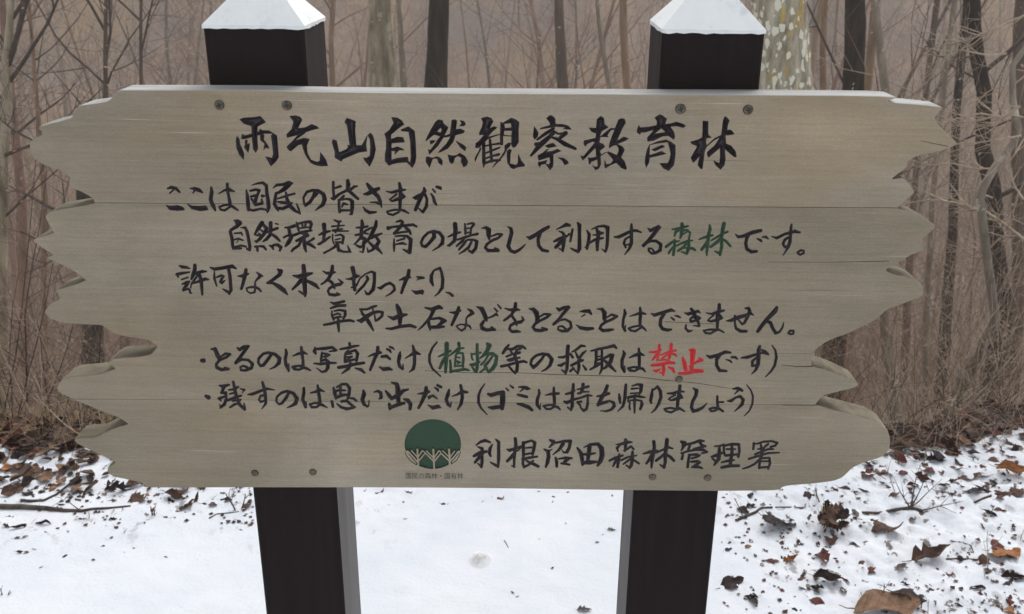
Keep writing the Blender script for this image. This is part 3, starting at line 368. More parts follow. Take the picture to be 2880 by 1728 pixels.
k 104,10,5 107,20,6 109,32,6 110,46,5 103,56,2;79,31,3 87,30,6 100,25,5 112,21,5 125,23,2;109,32,5 101,33,4 98,40,4 101,44,4 108,42,4
k 150,28,5 145,37,6 138,46,5 133,48,4 128,43,4 129,35,4 137,28,5 147,25,5 158,29,6 164,38,7 162,46,7 156,50,5 147,54,2
k 176,20,5 176,28,6 174,40,6 179,53,5;180,44,3 180,53,4;200,15,4 201,24,6 203,36,6 204,45,6;188,28,3 197,26,5 204,23,6 212,26,2;204,46,4 194,46,4 186,48,4 190,53,5 198,53,4 204,48,5 210,50,5 217,54,2
@930 1060
k 5,19,4 7,28,7 9,38,4;11,18,4 20,13,5 28,13,5 33,20,6 32,30,6 30,37,5;17,16,5 17,32,5;8,25,4 16,23,5 26,24,3;10,36,6 20,32,6 30,31,4;2,43,5 4,52,5;11,47,3 18,53,5 28,56,6 40,54,4;19,43,5 28,42,5 36,49,5 43,53,3;28,42,4 30,37,4;33,37,3 40,38,5 45,42,4
k 57,24,4 58,30,8 55,40,7 58,48,6 64,52,4;67,41,2 66,51,3;75,27,2 82,25,5 87,28,6 88,36,6 85,38,4
k 106,10,3 115,13,7 117,22,9 117,34,9 118,44,7;96,25,4 102,33,7 106,39,5;106,38,6 118,32,8 127,24,6 135,22,3;102,48,6 103,56,5;103,54,6 116,49,7 128,46,5;128,39,4 134,41,7 139,48,7 138,56,6
k 166,19,6 166,27,8 162,36,7 158,45,6 153,54,5;151,30,2 160,29,5 171,26,5;170,35,4 178,33,5 185,38,3;170,39,2 174,36,3;169,49,2 178,54,7 187,52,7 192,54,2;181,19,3 186,22,5 187,25,3;186,15,5 192,18,5
k 206,23,4 204,31,7 201,40,6 204,48,6 208,52,4;210,44,2 208,51,4;226,15,5 228,24,6 229,36,6 227,47,6 221,57,3;211,34,2 220,31,4 229,26,7 238,27,4
@1320 1065
k 27,9,2 20,19,4 16,30,5 16,42,5 20,51,4 31,63,2
k 33,27,5 38,29,7 48,26,7 56,25,8;58,25,9 58,38,10 57,52,7;33,50,3 40,51,7 54,49,7;64,17,3 68,21,3;71,12,3 76,16,4
k 86,15,3 94,15,5 100,17,7 105,18,3;94,18,4 88,23,2;84,28,4 92,30,6 100,32,5;83,44,3 92,46,6 103,50,7 109,55,5
k 121,20,4 122,26,5 118,37,6 118,46,6 123,53,4;124,44,2 123,53,3;147,16,4 147,26,6 148,36,6 148,46,5;132,29,2 142,27,5 155,26,5;148,46,4 138,46,4 129,48,4 134,53,4 142,53,4 148,48,5 154,50,5 158,54,3
k 181,10,5 180,22,6 179,35,6 179,48,6 177,55,4;168,27,4 176,25,5 183,21,4;165,40,4 170,42,6 180,37,5 195,33,4 206,29,5 213,30,3;171,50,3 177,55,4;198,10,6 197,18,6 193,26,4;188,19,3 196,17,4 207,14,5;189,26,4 198,23,4 208,23,3;206,32,4 206,44,5 204,53,5 199,56,5 193,50,3;188,41,4 195,40,4;190,44,4 194,48,3
k 240,13,6 236,24,7 230,34,7 224,46,6;222,31,3 232,30,6 243,26,5;224,46,4 234,42,6 244,39,4 251,42,5 252,48,6 247,54,5 238,57,4 228,56,2
@1720 1065
k 13,27,3 14,34,6 15,42,4;25,11,5 24,22,6 23,36,6 20,48,5 11,57,2;36,13,3 45,10,4 52,12,7 51,22,6 48,28,3;35,18,4 46,17,3;33,26,3 48,25,3;29,33,3 29,40,4;29,33,5 42,30,5 52,32,5 59,33,2;32,41,3 31,50,4 32,54,3;33,38,3 42,37,4 52,39,4 53,45,6 50,53,5;40,33,5 40,46,5 40,60,3
k 71,18,3 70,28,6 68,38,6 69,42,4;73,20,3 80,14,5 85,22,6 86,33,6 82,44,6 76,54,4 69,60,2
k 119,13,6 118,22,6 116,34,6 115,44,6 114,53,5;97,26,3 107,26,5 118,22,5 126,23,3;118,26,5 123,33,4 114,35,6 104,38,4 99,36,3 104,32,3 111,29,3;114,53,4 102,51,4 92,53,4 95,57,4 104,59,4 111,55,4 118,52,5 127,57,3
k 142,17,3 148,21,7 147,29,6 141,40,6 139,50,6 142,57,6 150,55,6 158,51,5 166,43,2
k 184,31,4 184,40,5 185,50,5;186,41,3 194,41,4;185,51,4 176,51,4 170,53,4 173,57,4 180,56,4 186,52,5 194,57,4
k 211,18,3 220,17,6 227,21,5;220,21,4 214,27,2;202,39,3 208,39,6 216,33,4 224,31,5 229,37,6 227,45,6 221,51,4 214,57,2
k 235,11,2 242,20,3 246,31,4 245,44,4 240,56,3 231,65,2
@1320 1220
k 12,20,3 20,14,5 28,12,6 36,15,4;15,23,3 22,26,6 23,33,6;8,39,5 18,34,7 30,31,5;22,35,7 16,43,6 10,50,5;22,40,6 22,50,6 21,58,5;15,52,3 20,57,4;40,19,3 36,26,6 35,34,6 37,39,4;46,10,3 51,15,6 51,30,6 51,45,6 50,58,4;37,50,3 44,54,5 50,57,5
k 80,9,6 81,20,6 79,33,6 78,46,5 78,58,4;65,27,2 70,29,6 80,26,5 90,22,4;78,34,5 72,42,6 66,48,5;74,56,3 78,58,3;84,30,3 90,24,3;94,16,6 94,28,6 94,40,5 93,52,5 95,59,4;96,16,5 108,12,4 114,16,6 112,28,6 110,36,5;98,25,3 108,24,4;96,36,4 108,34,4;92,44,4 104,42,5 118,40,4;98,46,3 104,50,5 112,53,6 120,57,5;95,58,5 104,54,4 111,47,4
k 140,11,4 146,14,7 150,16,4;146,17,6 139,24,3;130,27,3 137,31,7 138,40,7 136,50,7 133,58,4;137,31,4 144,27,2;151,16,4 165,13,5 176,13,6 174,24,6 170,32,6 164,33,3 161,28,2;163,18,7 156,28,5 145,37,2;150,42,4 152,50,6 152,57,5;155,44,3 168,42,5 178,43,4;172,44,6 166,49,6;160,52,4 166,52,5 174,54,4
k 188,25,4 194,34,7 196,44,7 197,54,5;199,24,2 210,19,5 224,18,6 230,26,9 231,38,9 228,48,8 223,56,4;209,22,8 208,36,7 206,46,6;197,36,4 207,36,6 219,34,3;197,51,6 210,50,8 222,49,4
@1690 1220
k 43,11,6 43,20,6 42,30,4;26,19,2 36,18,5 46,15,6 54,15,3;33,20,4 28,25,5 30,31,3;39,30,2 46,27,4 52,22,4 57,27,4;32,36,4 31,46,6 29,58,5;15,47,4 25,42,5 38,38,4;28,44,5 24,51,5 21,57,3;55,32,5 55,44,6 53,55,6 50,60,4;36,46,4 46,41,4 62,38,3;53,43,4 46,48,4 39,53,3;56,45,4 66,52,4;44,55,3 50,59,4
k 92,14,6 93,24,6 91,35,7 89,48,6 88,59,4;74,35,3 84,32,6 98,29,3;89,36,6 84,46,6 79,52,4;115,11,7 114,22,7 112,35,7 112,50,6 110,59,5;96,33,4 108,28,4 118,24,5 125,26,3;112,34,5 104,41,5 96,47,5;114,36,4 121,41,6 127,47,5;103,54,3 110,59,5
k 140,14,5 145,17,9 143,24,5 140,29,3;142,22,4 152,18,4 162,16,5 172,12,5 179,13,4;155,20,5 152,28,5;172,14,6 175,20,5 182,22,4 172,24,4 162,27,5;140,34,4 150,31,4 165,28,5 178,28,5 185,32,4 176,34,4;143,35,4 141,44,5;154,37,5 152,48,5 151,58,5;156,37,4 166,36,5 172,38,4 166,41,4 158,43,4;157,49,4 168,48,5 172,50,5 163,56,5 158,59,3;162,58,5 170,58,5 176,60,4
k 198,22,3 208,21,4 214,19,4;206,23,5 206,34,7 205,44,7 199,52,5 197,55,3;192,40,3 200,38,6 210,34,5;194,43,4 198,47,4;214,21,4 214,32,5 216,38,4;216,21,4 228,18,5 240,19,5 241,30,5 239,40,5;228,20,5 228,34,6 226,46,6 225,55,6;219,27,4 234,27,3;218,38,5 238,36,4;210,50,3 222,47,5 232,46,3;210,59,5 225,56,6 240,56,5
@1860 1220
k 161,17,5 160,27,4;165,18,3 178,14,4 192,13,4 202,16,4 198,21,4 190,23,4;173,19,4 175,28,6 175,36,6 172,44,5;168,27,3 178,25,3 186,18,4;182,20,3 178,26,4;163,36,4 175,31,4 186,27,4 195,27,3;152,44,4 165,40,4 185,34,4 205,33,3;172,44,4 162,53,4 152,58,4 142,61,3;172,44,5 171,52,5 170,60,4;174,43,4 188,42,4 189,52,5 186,61,4;174,48,3 186,48,3;172,59,4 186,58,4"""

OUT = """338,253 700,254 940,259 1400,263 1900,266 2474,270 | 2500,284 2523,289 2575,293 2628,299 2652,303 | 2640,318 | 2622,333 2640,352 2664,376 2689,401 2672,418 2628,429 2580,441 2553,457 2554,468 | 2530,487 | 2511,503 |
2538,499 2552,510 2563,526 2572,544 | 2548,563 | 2527,585 | 2548,591 2596,613 2622,628 2630,640 2612,659 2596,672 2598,694 | 2608,703 2570,716 2547,728 2520,744 2496,757 | 2495,763 2520,772 2547,776 2576,788 2592,803 2598,819 2594,832 2584,839 2540,856 2499,871 2478,888 2458,904 2420,922 2385,940 2350,952 2317,968 2296,985 2285,1000 2283,1016 | 2284,1029 | 2317,1037 2345,1046 2377,1060 2404,1074 2414,1083 2400,1093 2360,1103 2325,1112 2310,1119 | 2297,1137 | 2345,1152 2406,1168 2450,1180 2480,1195 2495,1209 2503,1228 2505,1245 2501,1265 2490,1280 2470,1291 2434,1302 2402,1316 2390,1326 2373,1342 2358,1350 2337,1356 2280,1363 2224,1367 2200,1373 2179,1381 | 2021,1383 1700,1380 1344,1375 999,1373 700,1373 420,1373 | 405,1366 396,1360 364,1352 330,1345 311,1338 301,1328 | 303,1316 | 323,1302 305,1291 283,1282 255,1269 230,1257 214,1247 208,1237 222,1232 267,1229 300,1213 324,1203 | 358,1193 | 336,1177 299,1164 251,1144 218,1130 178,1112 163,1102 160,1092 166,1078 180,1066 202,1060 245,1056 283,1051 | 323,1037 |
299,1022 | 318,1010 344,1005 384,1003 415,998 429,992 | 441,976 | 421,960 390,953 364,950 340,945 323,940 299,926 290,919 279,916 250,915 218,914 185,911 162,906 142,898 128,886 125,877 137,861 150,849 166,841 | 162,827 | 154,819 170,811 190,806 215,798 | 239,788 | 210,766 174,746 133,728 | 146,717 | 138,710 121,701 104,688 93,677 112,667 | 150,655 | 142,640 133,625 127,612 134,600 158,590 202,583 235,577 | 265,571 | 259,558 226,540 198,530 | 193,515 | 198,503 182,487 160,477 137,471 115,461 97,449 86,430 82,412 83,400 97,389 | 117,380 | 118,372 109,366 | 109,356 140,347 198,332 | 203,318 214,307 225,297 | 250,293 299,285 | 318,271 | 328,259"""
def parse_outline(txt):
    secs = []; pts = []
    for s in txt.replace('\n', ' ').split('|'):
        pts.append([tuple(float(v) for v in p.split(',')) for p in s.split()])
    # smooth inside a section, sharp corner between sections
    flat = []
    for i, s in enumerate(pts):
        nx = pts[(i+1) % len(pts)][0]
        q = s + [nx]
        n = len(q)
        for k in range(n-1):
            p0 = q[k-1] if k > 0 else q[k]; p1 = q[k]; p2 = q[k+1]; p3 = q[k+2] if k+2 < n else q[k+1]
            for j in range(4):
                t = j/4.0
                flat.append(tuple(0.5*((2*b)+(-a+c)*t+(2*a-5*b+4*c-d)*t*t+(-a+3*b-3*c+d)*t**3) for a, b, c, d in zip(p0, p1, p2, p3)))
    return flat
OUTLINE = parse_outline(OUT)

def poly_sdf(X, Y, P):
    n = len(P); d2 = np.full(X.shape, 1e12); ins = np.zeros(X.shape, bool)
    for i in range(n):
        ax, ay = P[i]; bx, by = P[(i+1) % n]
        ex, ey = bx-ax, by-ay; L = ex*ex+ey*ey
        if L < 1e-9: continue
        t = np.clip(((X-ax)*ex+(Y-ay)*ey)/L, 0, 1)
        d2 = np.minimum(d2, (X-ax-t*ex)**2+(Y-ay-t*ey)**2)
        if ay != by:
            c = ((ay > Y) != (by > Y)) & (X < (bx-ax)*(Y-ay)/(by-ay)+ax)
            ins ^= c
    d = np.sqrt(d2); return np.where(ins, -d, d)
def stroke_sdf(X, Y, S):
    out = np.full(X.shape, 1e6)
    for (ax, ay, ra), (bx, by, rb) in zip(S[:-1], S[1:]):
        ex, ey = bx-ax, by-ay; L = ex*ex+ey*ey
        t = np.clip(((X-ax)*ex+(Y-ay)*ey)/max(L, 1e-6), 0, 1)
        out = np.minimum(out, np.hypot(X-ax-t*ex, Y-ay-t*ey)-(ra+(rb-ra)*t))
    return out

GS = 1.4                                   # sampling step on the board, photo pixels (0.6 mm)
GX0, GY0 = 76.0, 246.0
NX = int((2700-GX0)/GS); NY = int((1392-GY0)/GS)
gx = GX0 + GS*np.arange(NX); gy = GY0 + GS*np.arange(NY)
LET = np.full((NY, NX), 50.0)

glyphs = []
ox = oy = 0.0; US = 10/6.185
def add_glyph(colour, shapes, ox, oy, us):
    xs = [p[0] for s in shapes for p in s[1]]; ys = [p[1] for s in shapes for p in s[1]]
    pad = 8
    i0 = max(0, int((min(xs)*us+ox-pad-GX0)/GS)); i1 = min(NX-1, int((max(xs)*us+ox+pad-GX0)/GS)+1)
    j0 = max(0, int((min(ys)*us+oy-pad-GY0)/GS)); j1 = min(NY-1, int((max(ys)*us+oy+pad-GY0)/GS)+1)
    X, Y = np.meshgrid((gx[i0:i1]-ox)/us, (gy[j0:j1]-oy)/us)
    f = np.full(X.shape, 1e3)
    for k, P in shapes:
        if k == 'P': f = np.minimum(f, poly_sdf(X, Y, P))
        elif k == 'H': f = np.maximum(f, -poly_sdf(X, Y, P))
        elif k == 'S': f = np.minimum(f, stroke_sdf(X, Y, P))
        elif k == 'h': f = np.maximum(f, -stroke_sdf(X, Y, P))
    f = f*us
    glyphs.append((colour, i0, j0, f))
    LET[j0:j1, i0:i1] = np.minimum(LET[j0:j1, i0:i1], f)
for ln in GLYPHS.strip().split('\n'):
    if ln[0] == '@': ox, oy = (float(v) for v in ln[1:].split()); continue
    shapes = []
    for s in ln[2:].split(';'):
        k = s[0] if s[0] in 'PH' else 'S'
        pts = [tuple(float(v) for v in p.split(',')) for p in s.lstrip('PH').split()]
        if k == 'S': pts = [(x, y, w*0.5*1.04) for x, y, w in pts]
        shapes.append((k, pts))
    add_glyph(ln[0], shapes, ox, oy, US)
# round green emblem with three bare trees left standing in it
ell = [(76+62*math.cos(t), 62.2+(54.8 if math.sin(t) < 0 else 54.6)*math.sin(t)) for t in np.linspace(0, 2*math.pi, 72, endpoint=False)]
es = [('P', ell), ('H', [(15, 77), (21, 76), (41, 100), (40, 109), (26, 97), (15, 84)]), ('H', [(137, 77), (131, 77), (115, 100), (116, 108), (130, 97), (138, 84)])]
for s in ("42,74,4.2 43,92,4 44,101,4 44,112,3.6;77,74,4.2 78,92,4 78.5,101,4 79,120,3.6;111.5,74,4.2 113,92,4 113,101,4 113,112,3.2;"
          "21,77,2.4 42,101,3.4;29,76.5,2.6 42,91,3;43,91,3 53,77,3 57,79,2.6;45,99,3 59,82,2.6;58,80,2.6 77,99,3.4;62,77,2.6 77,92,3;79,92,3 89,77,3 93,79,2.6;"
          "80,99,3.4 93,83,2.6;93,81,2.6 112,99,3.4;98,77,2.6 112,91,3;114,91,3 124,77.5,2.6;115,99,3.4 133,78,2.4").split(';'):
    es.append(('h', [tuple(float(v)*(0.5 if i == 2 else 1) for i, v in enumerate(p.split(','))) for p in s.split()]))
add_glyph('e', es, 1120, 1170, 10/7.81)
for s in ("15,79,0.9 18,88,0.9 27,99,0.9 40,108,0.9 41,104,0.9 24,84,0.9", "137,79,0.9 134,88,0.9 128,98,0.9 117,106,0.9 117,101,0.9 132,83,0.9"):
    add_glyph('e', [('S', [tuple(float(v) for v in p.split(',')) for p in s.split()])], 1120, 1170, 10/7.81)
# splits in the wood
for s in ("1195,1043,.8 1320,1049,.9 1450,1048,.8 1560,1054,1 1680,1057,1 1790,1060,.9 1870,1070,1 1960,1078,.8 2060,1094,0.7", "2198,1027,0.8 2240,1031,1.2 2284,1031,1.4", "2296,1140,1 2200,1140,.8",
          "1870,905,.8 2010,912,.8", "2590,397,.8 2666,412,1.1", "2160,737,.7 2330,738,.8 2500,735,1.1"):
    add_glyph('c', [('S', [tuple(float(v) for v in p.split(',')) for p in s.split()])], 0, 0, 1.0)
glyphs_c = [g for g in glyphs if g[0] == 'c']

def march(Fd, i0, j0, merge):
    """polygons covering Fd < 0 on the sampling grid; returns verts (px, py), faces, boundary segments"""
    ny, nx = Fd.shape
    ins = Fd < 0
    s = ins[:-1, :-1].astype(np.int8)+ins[:-1, 1:]+ins[1:, 1:]+ins[1:, :-1]
    V = []; idx = {}; faces = []; segs = []
    def vert(key, x, y):
        k = idx.get(key)
        if k is None:
            k = idx[key] = len(V); V.append((x, y))
        return k
    X0 = GX0+GS*i0; Y0 = GY0+GS*j0
    def cv(j, i): return vert((j, i), X0+GS*i, Y0+GS*j)
    full = (s == 4)
    for j in range(ny-1):
        row = full[j]
        if not row.any(): continue
        if merge:
            d = np.diff(np.concatenate(([0], row.astype(np.int8), [0])))
            for a, b in zip(np.flatnonzero(d == 1), np.flatnonzero(d == -1)):
                faces.append((cv(j, a), cv(j+1, a), cv(j+1, b), cv(j, b)))
        else:
            for a in np.flatnonzero(row):
                faces.append((cv(j, a), cv(j+1, a), cv(j+1, a+1), cv(j, a+1)))
    js, is_ = np.nonzero((s > 0) & (s < 4))
    for j, i in zip(js.tolist(), is_.tolist()):
        cs = ((j, i), (j+1, i), (j+1, i+1), (j, i+1))
        vals = [float(Fd[c]) for c in cs]
        poly = []; cross = []
        for k in range(4):
            a, b = cs[k], cs[(k+1) % 4]; va, vb = vals[k], vals[(k+1) % 4]
            if va < 0: poly.append(cv(*a))
            if (va < 0) != (vb < 0):
                if a > b: p, q, vp, vq = b, a, vb, va
                else: p, q, vp, vq = a, b, va, vb
                t = min(max(vp/(vp-vq), 0.02), 0.98)
                kx = vert((p, q), X0+GS*(p[1]+(q[1]-p[1])*t), Y0+GS*(p[0]+(q[0]-p[0])*t))
                poly.append(kx); cross.append((kx, va < 0))
        if len(poly) >= 3: faces.append(tuple(poly))
        if len(cross) == 2:
            a, b = cross
            segs.append((a[0], b[0]) if a[1] else (b[0], a[0]))   # leaves the inside at the first
    return V, faces, segs

# planks: board outline cut by two glued joints
Xg, Yg = np.meshgrid(gx, gy)
print('outline field')
CS = 8
OSc = poly_sdf(Xg[::CS, ::CS], Yg[::CS, ::CS], OUTLINE)
OS = np.repeat(np.repeat(OSc, CS, 0), CS, 1)[:NY, :NX]
near = np.abs(OS) < CS*GS*1.5+6
jj_, ii_ = np.nonzero(near)
OS[jj_, ii_] = poly_sdf(Xg[jj_, ii_], Yg[jj_, ii_], OUTLINE)
J1 = lambda X: 571+(585-571)*(X-265)/(2525-265)
J2 = lambda X: np.interp(X, [160, 600, 850, 1330, 1720, 2300], [1124, 1123, 1129, 1132, 1136, 1139])
BEV = 2.2
BZ = -BT-0.0015                            # front of the planks in the sign's frame
for k in range(3):
    fld = OS+BEV
    jt = np.full(OS.shape, -50.0)
    if k == 0: jt = Yg-J1(Xg)+0.65
    if k == 1: jt = np.maximum(J1(Xg)-Yg+0.65, Yg-J2(Xg)+0.4)
    if k == 2: jt = J2(Xg)-Yg+0.4
    base = np.maximum(fld, jt)
    fld = np.maximum(base, -LET)
    V, Fc, Sg = march(fld, 0, 0, True)
    va = np.array(V)
    x, z = plane_np(va[:, 0], va[:, 1], BZ)
    verts = [(float(a), BZ, float(b)) for a, b in zip(x, z)]
    # walls: rounded-over arris, then back to the posts
    ii = np.clip(((va[:, 0]-GX0)/GS), 0, NX-2); jj = np.clip(((va[:, 1]-GY0)/GS), 0, NY-2)
    i_ = ii.astype(int); j_ = jj.astype(int)
    onwall = (base[j_, i_] > -LET[j_, i_]-0.01) | (base[j_+1, i_+1] > -LET[j_+1, i_+1]-0.01)
    gxx = base[j_, i_+1]-base[j_, i_]; gyy = base[j_+1, i_]-base[j_, i_]
    gl = np.hypot(gxx, gyy)+1e-6; gxx /= gl; gyy /= gl
    isj = jt[j_, i_] > (OS+BEV)[j_, i_]
    lay = {}
    def wallv(v):
        if v in lay: return lay[v]
        r = [v]
        for off, dep in ((0.55, 0.0009), (1.0, 0.0035), (1.0, BT)):
            o = BEV*off if not isj[v] else 0.35*off
            X_, Z_ = plane_np(va[v, 0]+gxx[v]*o, va[v, 1]+gyy[v]*o, BZ)
            verts.append((float(X_), BZ+dep, float(Z_))); r.append(len(verts)-1)
        lay[v] = r; return r
    for a, b in Sg:
        if not (onwall[a] and onwall[b]): continue
        A, B = wallv(a), wallv(b)
        for q in range(3): Fc.append((A[q], A[q+1], B[q+1], B[q]))
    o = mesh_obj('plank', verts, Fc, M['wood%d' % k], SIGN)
    # plain back
    V2, F2, _ = march(np.maximum(OS, jt), 0, 0, True)
    x, z = plane_np([p[0] for p in V2], [p[1] for p in V2], BZ)
    ob = bpy.data.meshes.new('tmp')
    n0 = len(verts)
    verts2 = verts+[(float(a), BZ+BT, float(b)) for a, b in zip(x, z)]
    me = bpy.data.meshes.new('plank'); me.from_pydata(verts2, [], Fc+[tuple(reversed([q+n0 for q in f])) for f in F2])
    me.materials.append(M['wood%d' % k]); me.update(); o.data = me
    print('plank', k, len(me.polygons))

# carved letters: every cell sinks with its distance from the edge (V-cut)
PXM = 1/2150.0
for colour, i0, j0, f in glyphs:
    V, Fc, Sg = march(f, i0, j0, False)
    if not Fc: continue
    va = np.array(V)
    ii = np.clip((va[:, 0]-GX0)/GS-i0, 0, f.shape[1]-1.001); jj = np.clip((va[:, 1]-GY0)/GS-j0, 0, f.shape[0]-1.001)
    a = ii.astype(int); b = jj.astype(int); u = ii-a; v = jj-b
    d = (f[b, a]*(1-u)*(1-v)+f[b, a+1]*u*(1-v)+f[b+1, a]*(1-u)*v+f[b+1, a+1]*u*v)
    capd = {'e': 0.0022, 'c': 0.002}.get(colour, 0.0042); slope = {'e': 3.0, 'c': 1.6}.get(colour, 0.95)
    dep = np.minimum(np.maximum(-d, 0)*PXM*slope, capd)
    x, z = plane_np(va[:, 0], va[:, 1], BZ)
    verts = [(float(p), BZ+float(q), float(r)) for p, q, r in zip(x, dep, z)]
    nm = {'e': 'emblem', 'c': 'crack'}.get(colour, 'letter')
    o = mesh_obj(nm, verts, Fc, M[colour], SIGN)
    if colour == 'g': o['label'] = 'green painted carved letter'
    if colour == 'r': o['label'] = 'red painted carved letter'

# small printed line under the emblem
cu = bpy.data.curves.new('caption', 'FONT'); cu.body = '国民の森林・国有林'; cu.size = 1.0; cu.align_x = 'LEFT'
co = bpy.data.objects.new('caption_tmp', cu); COL.objects.link(co)
bpy.context.view_layer.update()
dg = bpy.context.evaluated_depsgraph_get()
me0 = co.evaluated_get(dg).to_mesh()
tv = np.array([v.co[:] for v in me0.vertices]); tf = [tuple(p.vertices) for p in me0.polygons]
if len(tv):
    x0, x1 = tv[:, 0].min(), tv[:, 0].max(); y0, y1 = tv[:, 1].min(), tv[:, 1].max()
    u = (tv[:, 0]-x0)/(x1-x0); w = (tv[:, 1]-y0)/(y1-y0)
    px = 1141+u*162; py = 1347+u*1.0-w*17
    x, z = plane_np(px, py, BZ-0.0003)
    mesh_obj('caption', [(float(a), BZ-0.0003, float(b)) for a, b in zip(x, z)], tf, M['cap_text'], SIGN)
co.evaluated_get(dg).to_mesh_clear(); bpy.data.objects.remove(co)

# screws with cross recess, sunk a little
def screw(px, py, r_px, cross, rot=0.3):
    cx, cz = to_plane(px, py, BZ); r = r_px*PXM
    vs_ = []; fs = []; n = 20
    rings = [(1.10, -0.00015), (1.02, -0.0002), (1.0, -0.0014), (0.8, -0.0019), (0.42, -0.0021)]
    for rr, dy in rings:
        for k in range(n):
            t = 2*math.pi*k/n; vs_.append((cx+r*rr*math.cos(t), BZ+dy, cz+r*rr*math.sin(t)))
    for q in range(1, len(rings)-1):
        for k in range(n): fs.append((q*n+k, q*n+(k+1) % n, (q+1)*n+(k+1) % n, (q+1)*n+k))
    fs.append(tuple(range((len(rings)-1)*n, len(rings)*n)))
    o = mesh_obj('screw', vs_, fs, M['screw'], SIGN)
    dk = []; df = []
    for k in range(n):
        t = 2*math.pi*k/n
        dk += [(cx+r*1.14*math.cos(t), BZ-0.0002, cz+r*1.10*math.sin(t)), (cx+r*0.98*math.cos(t), BZ-0.0002, cz+r*0.98*math.sin(t))]
    for k in range(n): df.append((2*k, 2*((k+1) % n), 2*((k+1) % n)+1, 2*k+1))
    if cross:
        for a in (rot, rot+math.pi/2):
            c_, s_ = math.cos(a), math.sin(a); L, w_ = r*0.62, r*0.14
            b0 = len(dk)
            for sx, sz in ((-L, -w_), (L, -w_), (L, w_), (-L, w_)):
                dk.append((cx+sx*c_-sz*s_, BZ-0.0024-0.0001*(a > rot), cz+sx*s_+sz*c_))
            df.append((b0, b0+1, b0+2, b0+3))
    mesh_obj('recess', dk, df, M['screw_dark'], o)
for s in ((617, 296, 11.5, 1), (807, 297, 11.5, 1), (1914, 307, 12, 1), (2104, 309, 11.5, 1), (717, 1331, 10, 0), (880, 1328, 10, 0), (1835, 1342, 10, 0), (1990, 1344, 10, 0), (1910, 1067, 9.5, 0)):
    screw(*s)

# posts and caps
def post(x0):
    h = TOPZ; zb = -0.35; bv = 0.0025
    vs_ = []; fs = []; mi = []
    prof = [(bv, 0), (PW-bv, 0), (PW, bv), (PW, PW-bv), (PW-bv, PW), (bv, PW), (0, PW-bv), (0, bv)]
    rng = random.Random(int(x0*100)); nz = 12
    for q in range(nz+1):
        z = zb+(h-zb)*q/nz
        for (a, b) in prof: vs_.append((x0+a+rng.uniform(-1, 1)*3e-4, b+0.0+rng.uniform(-1, 1)*2e-4, z))
    for q in range(nz):
        for k in range(8):
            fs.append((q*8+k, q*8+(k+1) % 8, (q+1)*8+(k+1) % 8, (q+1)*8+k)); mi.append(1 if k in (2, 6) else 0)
    fs.append(tuple(nz*8+k for k in range(8))); mi.append(0)
    o = mesh_obj('post', vs_, fs, [M['post'], M['post_side']], SIGN)
    o.data.polygons.foreach_set('material_index', mi)
    return o
def cap(x0, par, seed):
    rng = random.Random(seed); ov = 0.0012; n = 14; h = 0.066
    vs_ = []; fs = []
    c = (x0+PW/2, PW/2)
    corners = [(x0-ov, -ov), (x0+PW+ov, -ov), (x0+PW+ov, PW+ov), (x0-ov, PW+ov)]
    ring = []
    for k in range(4):
        a, b = corners[k], corners[(k+1) % 4]
        for j in range(n): ring.append((a[0]+(b[0]-a[0])*j/n, a[1]+(b[1]-a[1])*j/n))
    N = len(ring)
    drop = [0.0022+rng.random()*0.0018 for _ in ring]
    for (a, b), d in zip(ring, drop): vs_.append((a, b, TOPZ-d))
    for t in (0.0, 0.5, 0.97):
        for (a, b) in ring:
            vs_.append((a+(c[0]-a)*t, b+(c[1]-b)*t, TOPZ+0.0015+h*t+(rng.uniform(-1, 1)*4e-4 if 0 < t < .9 else 0)))
    for q in range(3):
        for k in range(N): fs.append((q*N+k, q*N+(k+1) % N, (q+1)*N+(k+1) % N, (q+1)*N+k))
    fs.append(tuple(3*N+k for k in range(N)))
    # turned-under lip
    b0 = len(vs_)
    for (a, b), d in zip(ring, drop): vs_.append((c[0]+(a-c[0])*(PW/2+0.0002)/(PW/2+ov), c[1]+(b-c[1])*(PW/2+0.0002)/(PW/2+ov), TOPZ-d+0.0004))
    for k in range(N): fs.append((k, b0+k, b0+(k+1) % N, (k+1) % N))
    mesh_obj('cap', vs_, fs, M['cap'], par)
for q, x0 in enumerate(PX):
    p = post(x0); cap(x0, p, 7+q)
# ================================================================ the ground
def lerp(a, b, t): return a+(b-a)*t
def sstep(a, b, x):
    t = min(max((x-a)/(b-a), 0.0), 1.0); return t*t*(3-2*t)
EX = [-60, -3.0, -1.35, -1.05, -0.6, 0.0, 0.6, 1.1, 1.45, 1.75, 3.0, 60]
EY = [2.8, 2.70, 2.66, 2.70, 2.72, 2.80, 2.80, 2.72, 2.70, 2.85, 3.0, 3.2]
def edge(x): return float(np.interp(x, EX, EY))
PY = [0, 0.25, 0.6, 1.4, 3.5, 7, 12, 19, 26, 34, 46, 62, 85, 110, 400]
PZ = [0, -0.06, -0.32, -0.95, -2.5, -4.9, -7.2, -8.6, -7.6, -3.6, 4.0, 11, 15, 18, 20]
def base_z(x, y):
    d = y-edge(x)
    z = 0.0 if d < 0 else float(np.interp(d, PY, PZ))
    if d > 0: z += 0.35*min(d/6, 1)*noise.noise((x*0.16, y*0.16, 2.0))*min(d*.5, 3)
    return z
def ground_z(x, y):
    d = y-edge(x)
    z = base_z(x, y)
    z += 0.020*noise.noise((x*1.3, y*1.3, 0.3))
    rgt = sstep(0.55, 0.95, x); lef = sstep(0.3, 0.75, (y-1.95)) * sstep(0.2, -0.4, x)
    a = 0.0024+0.0100*rgt+0.0080*lef
    z += a*noise.noise((x*13, y*13, 1.0))+a*0.9*noise.noise((x*29, y*29, 3.0))+a*0.5*noise.noise((x*60, y*60, 5.0))
    return z

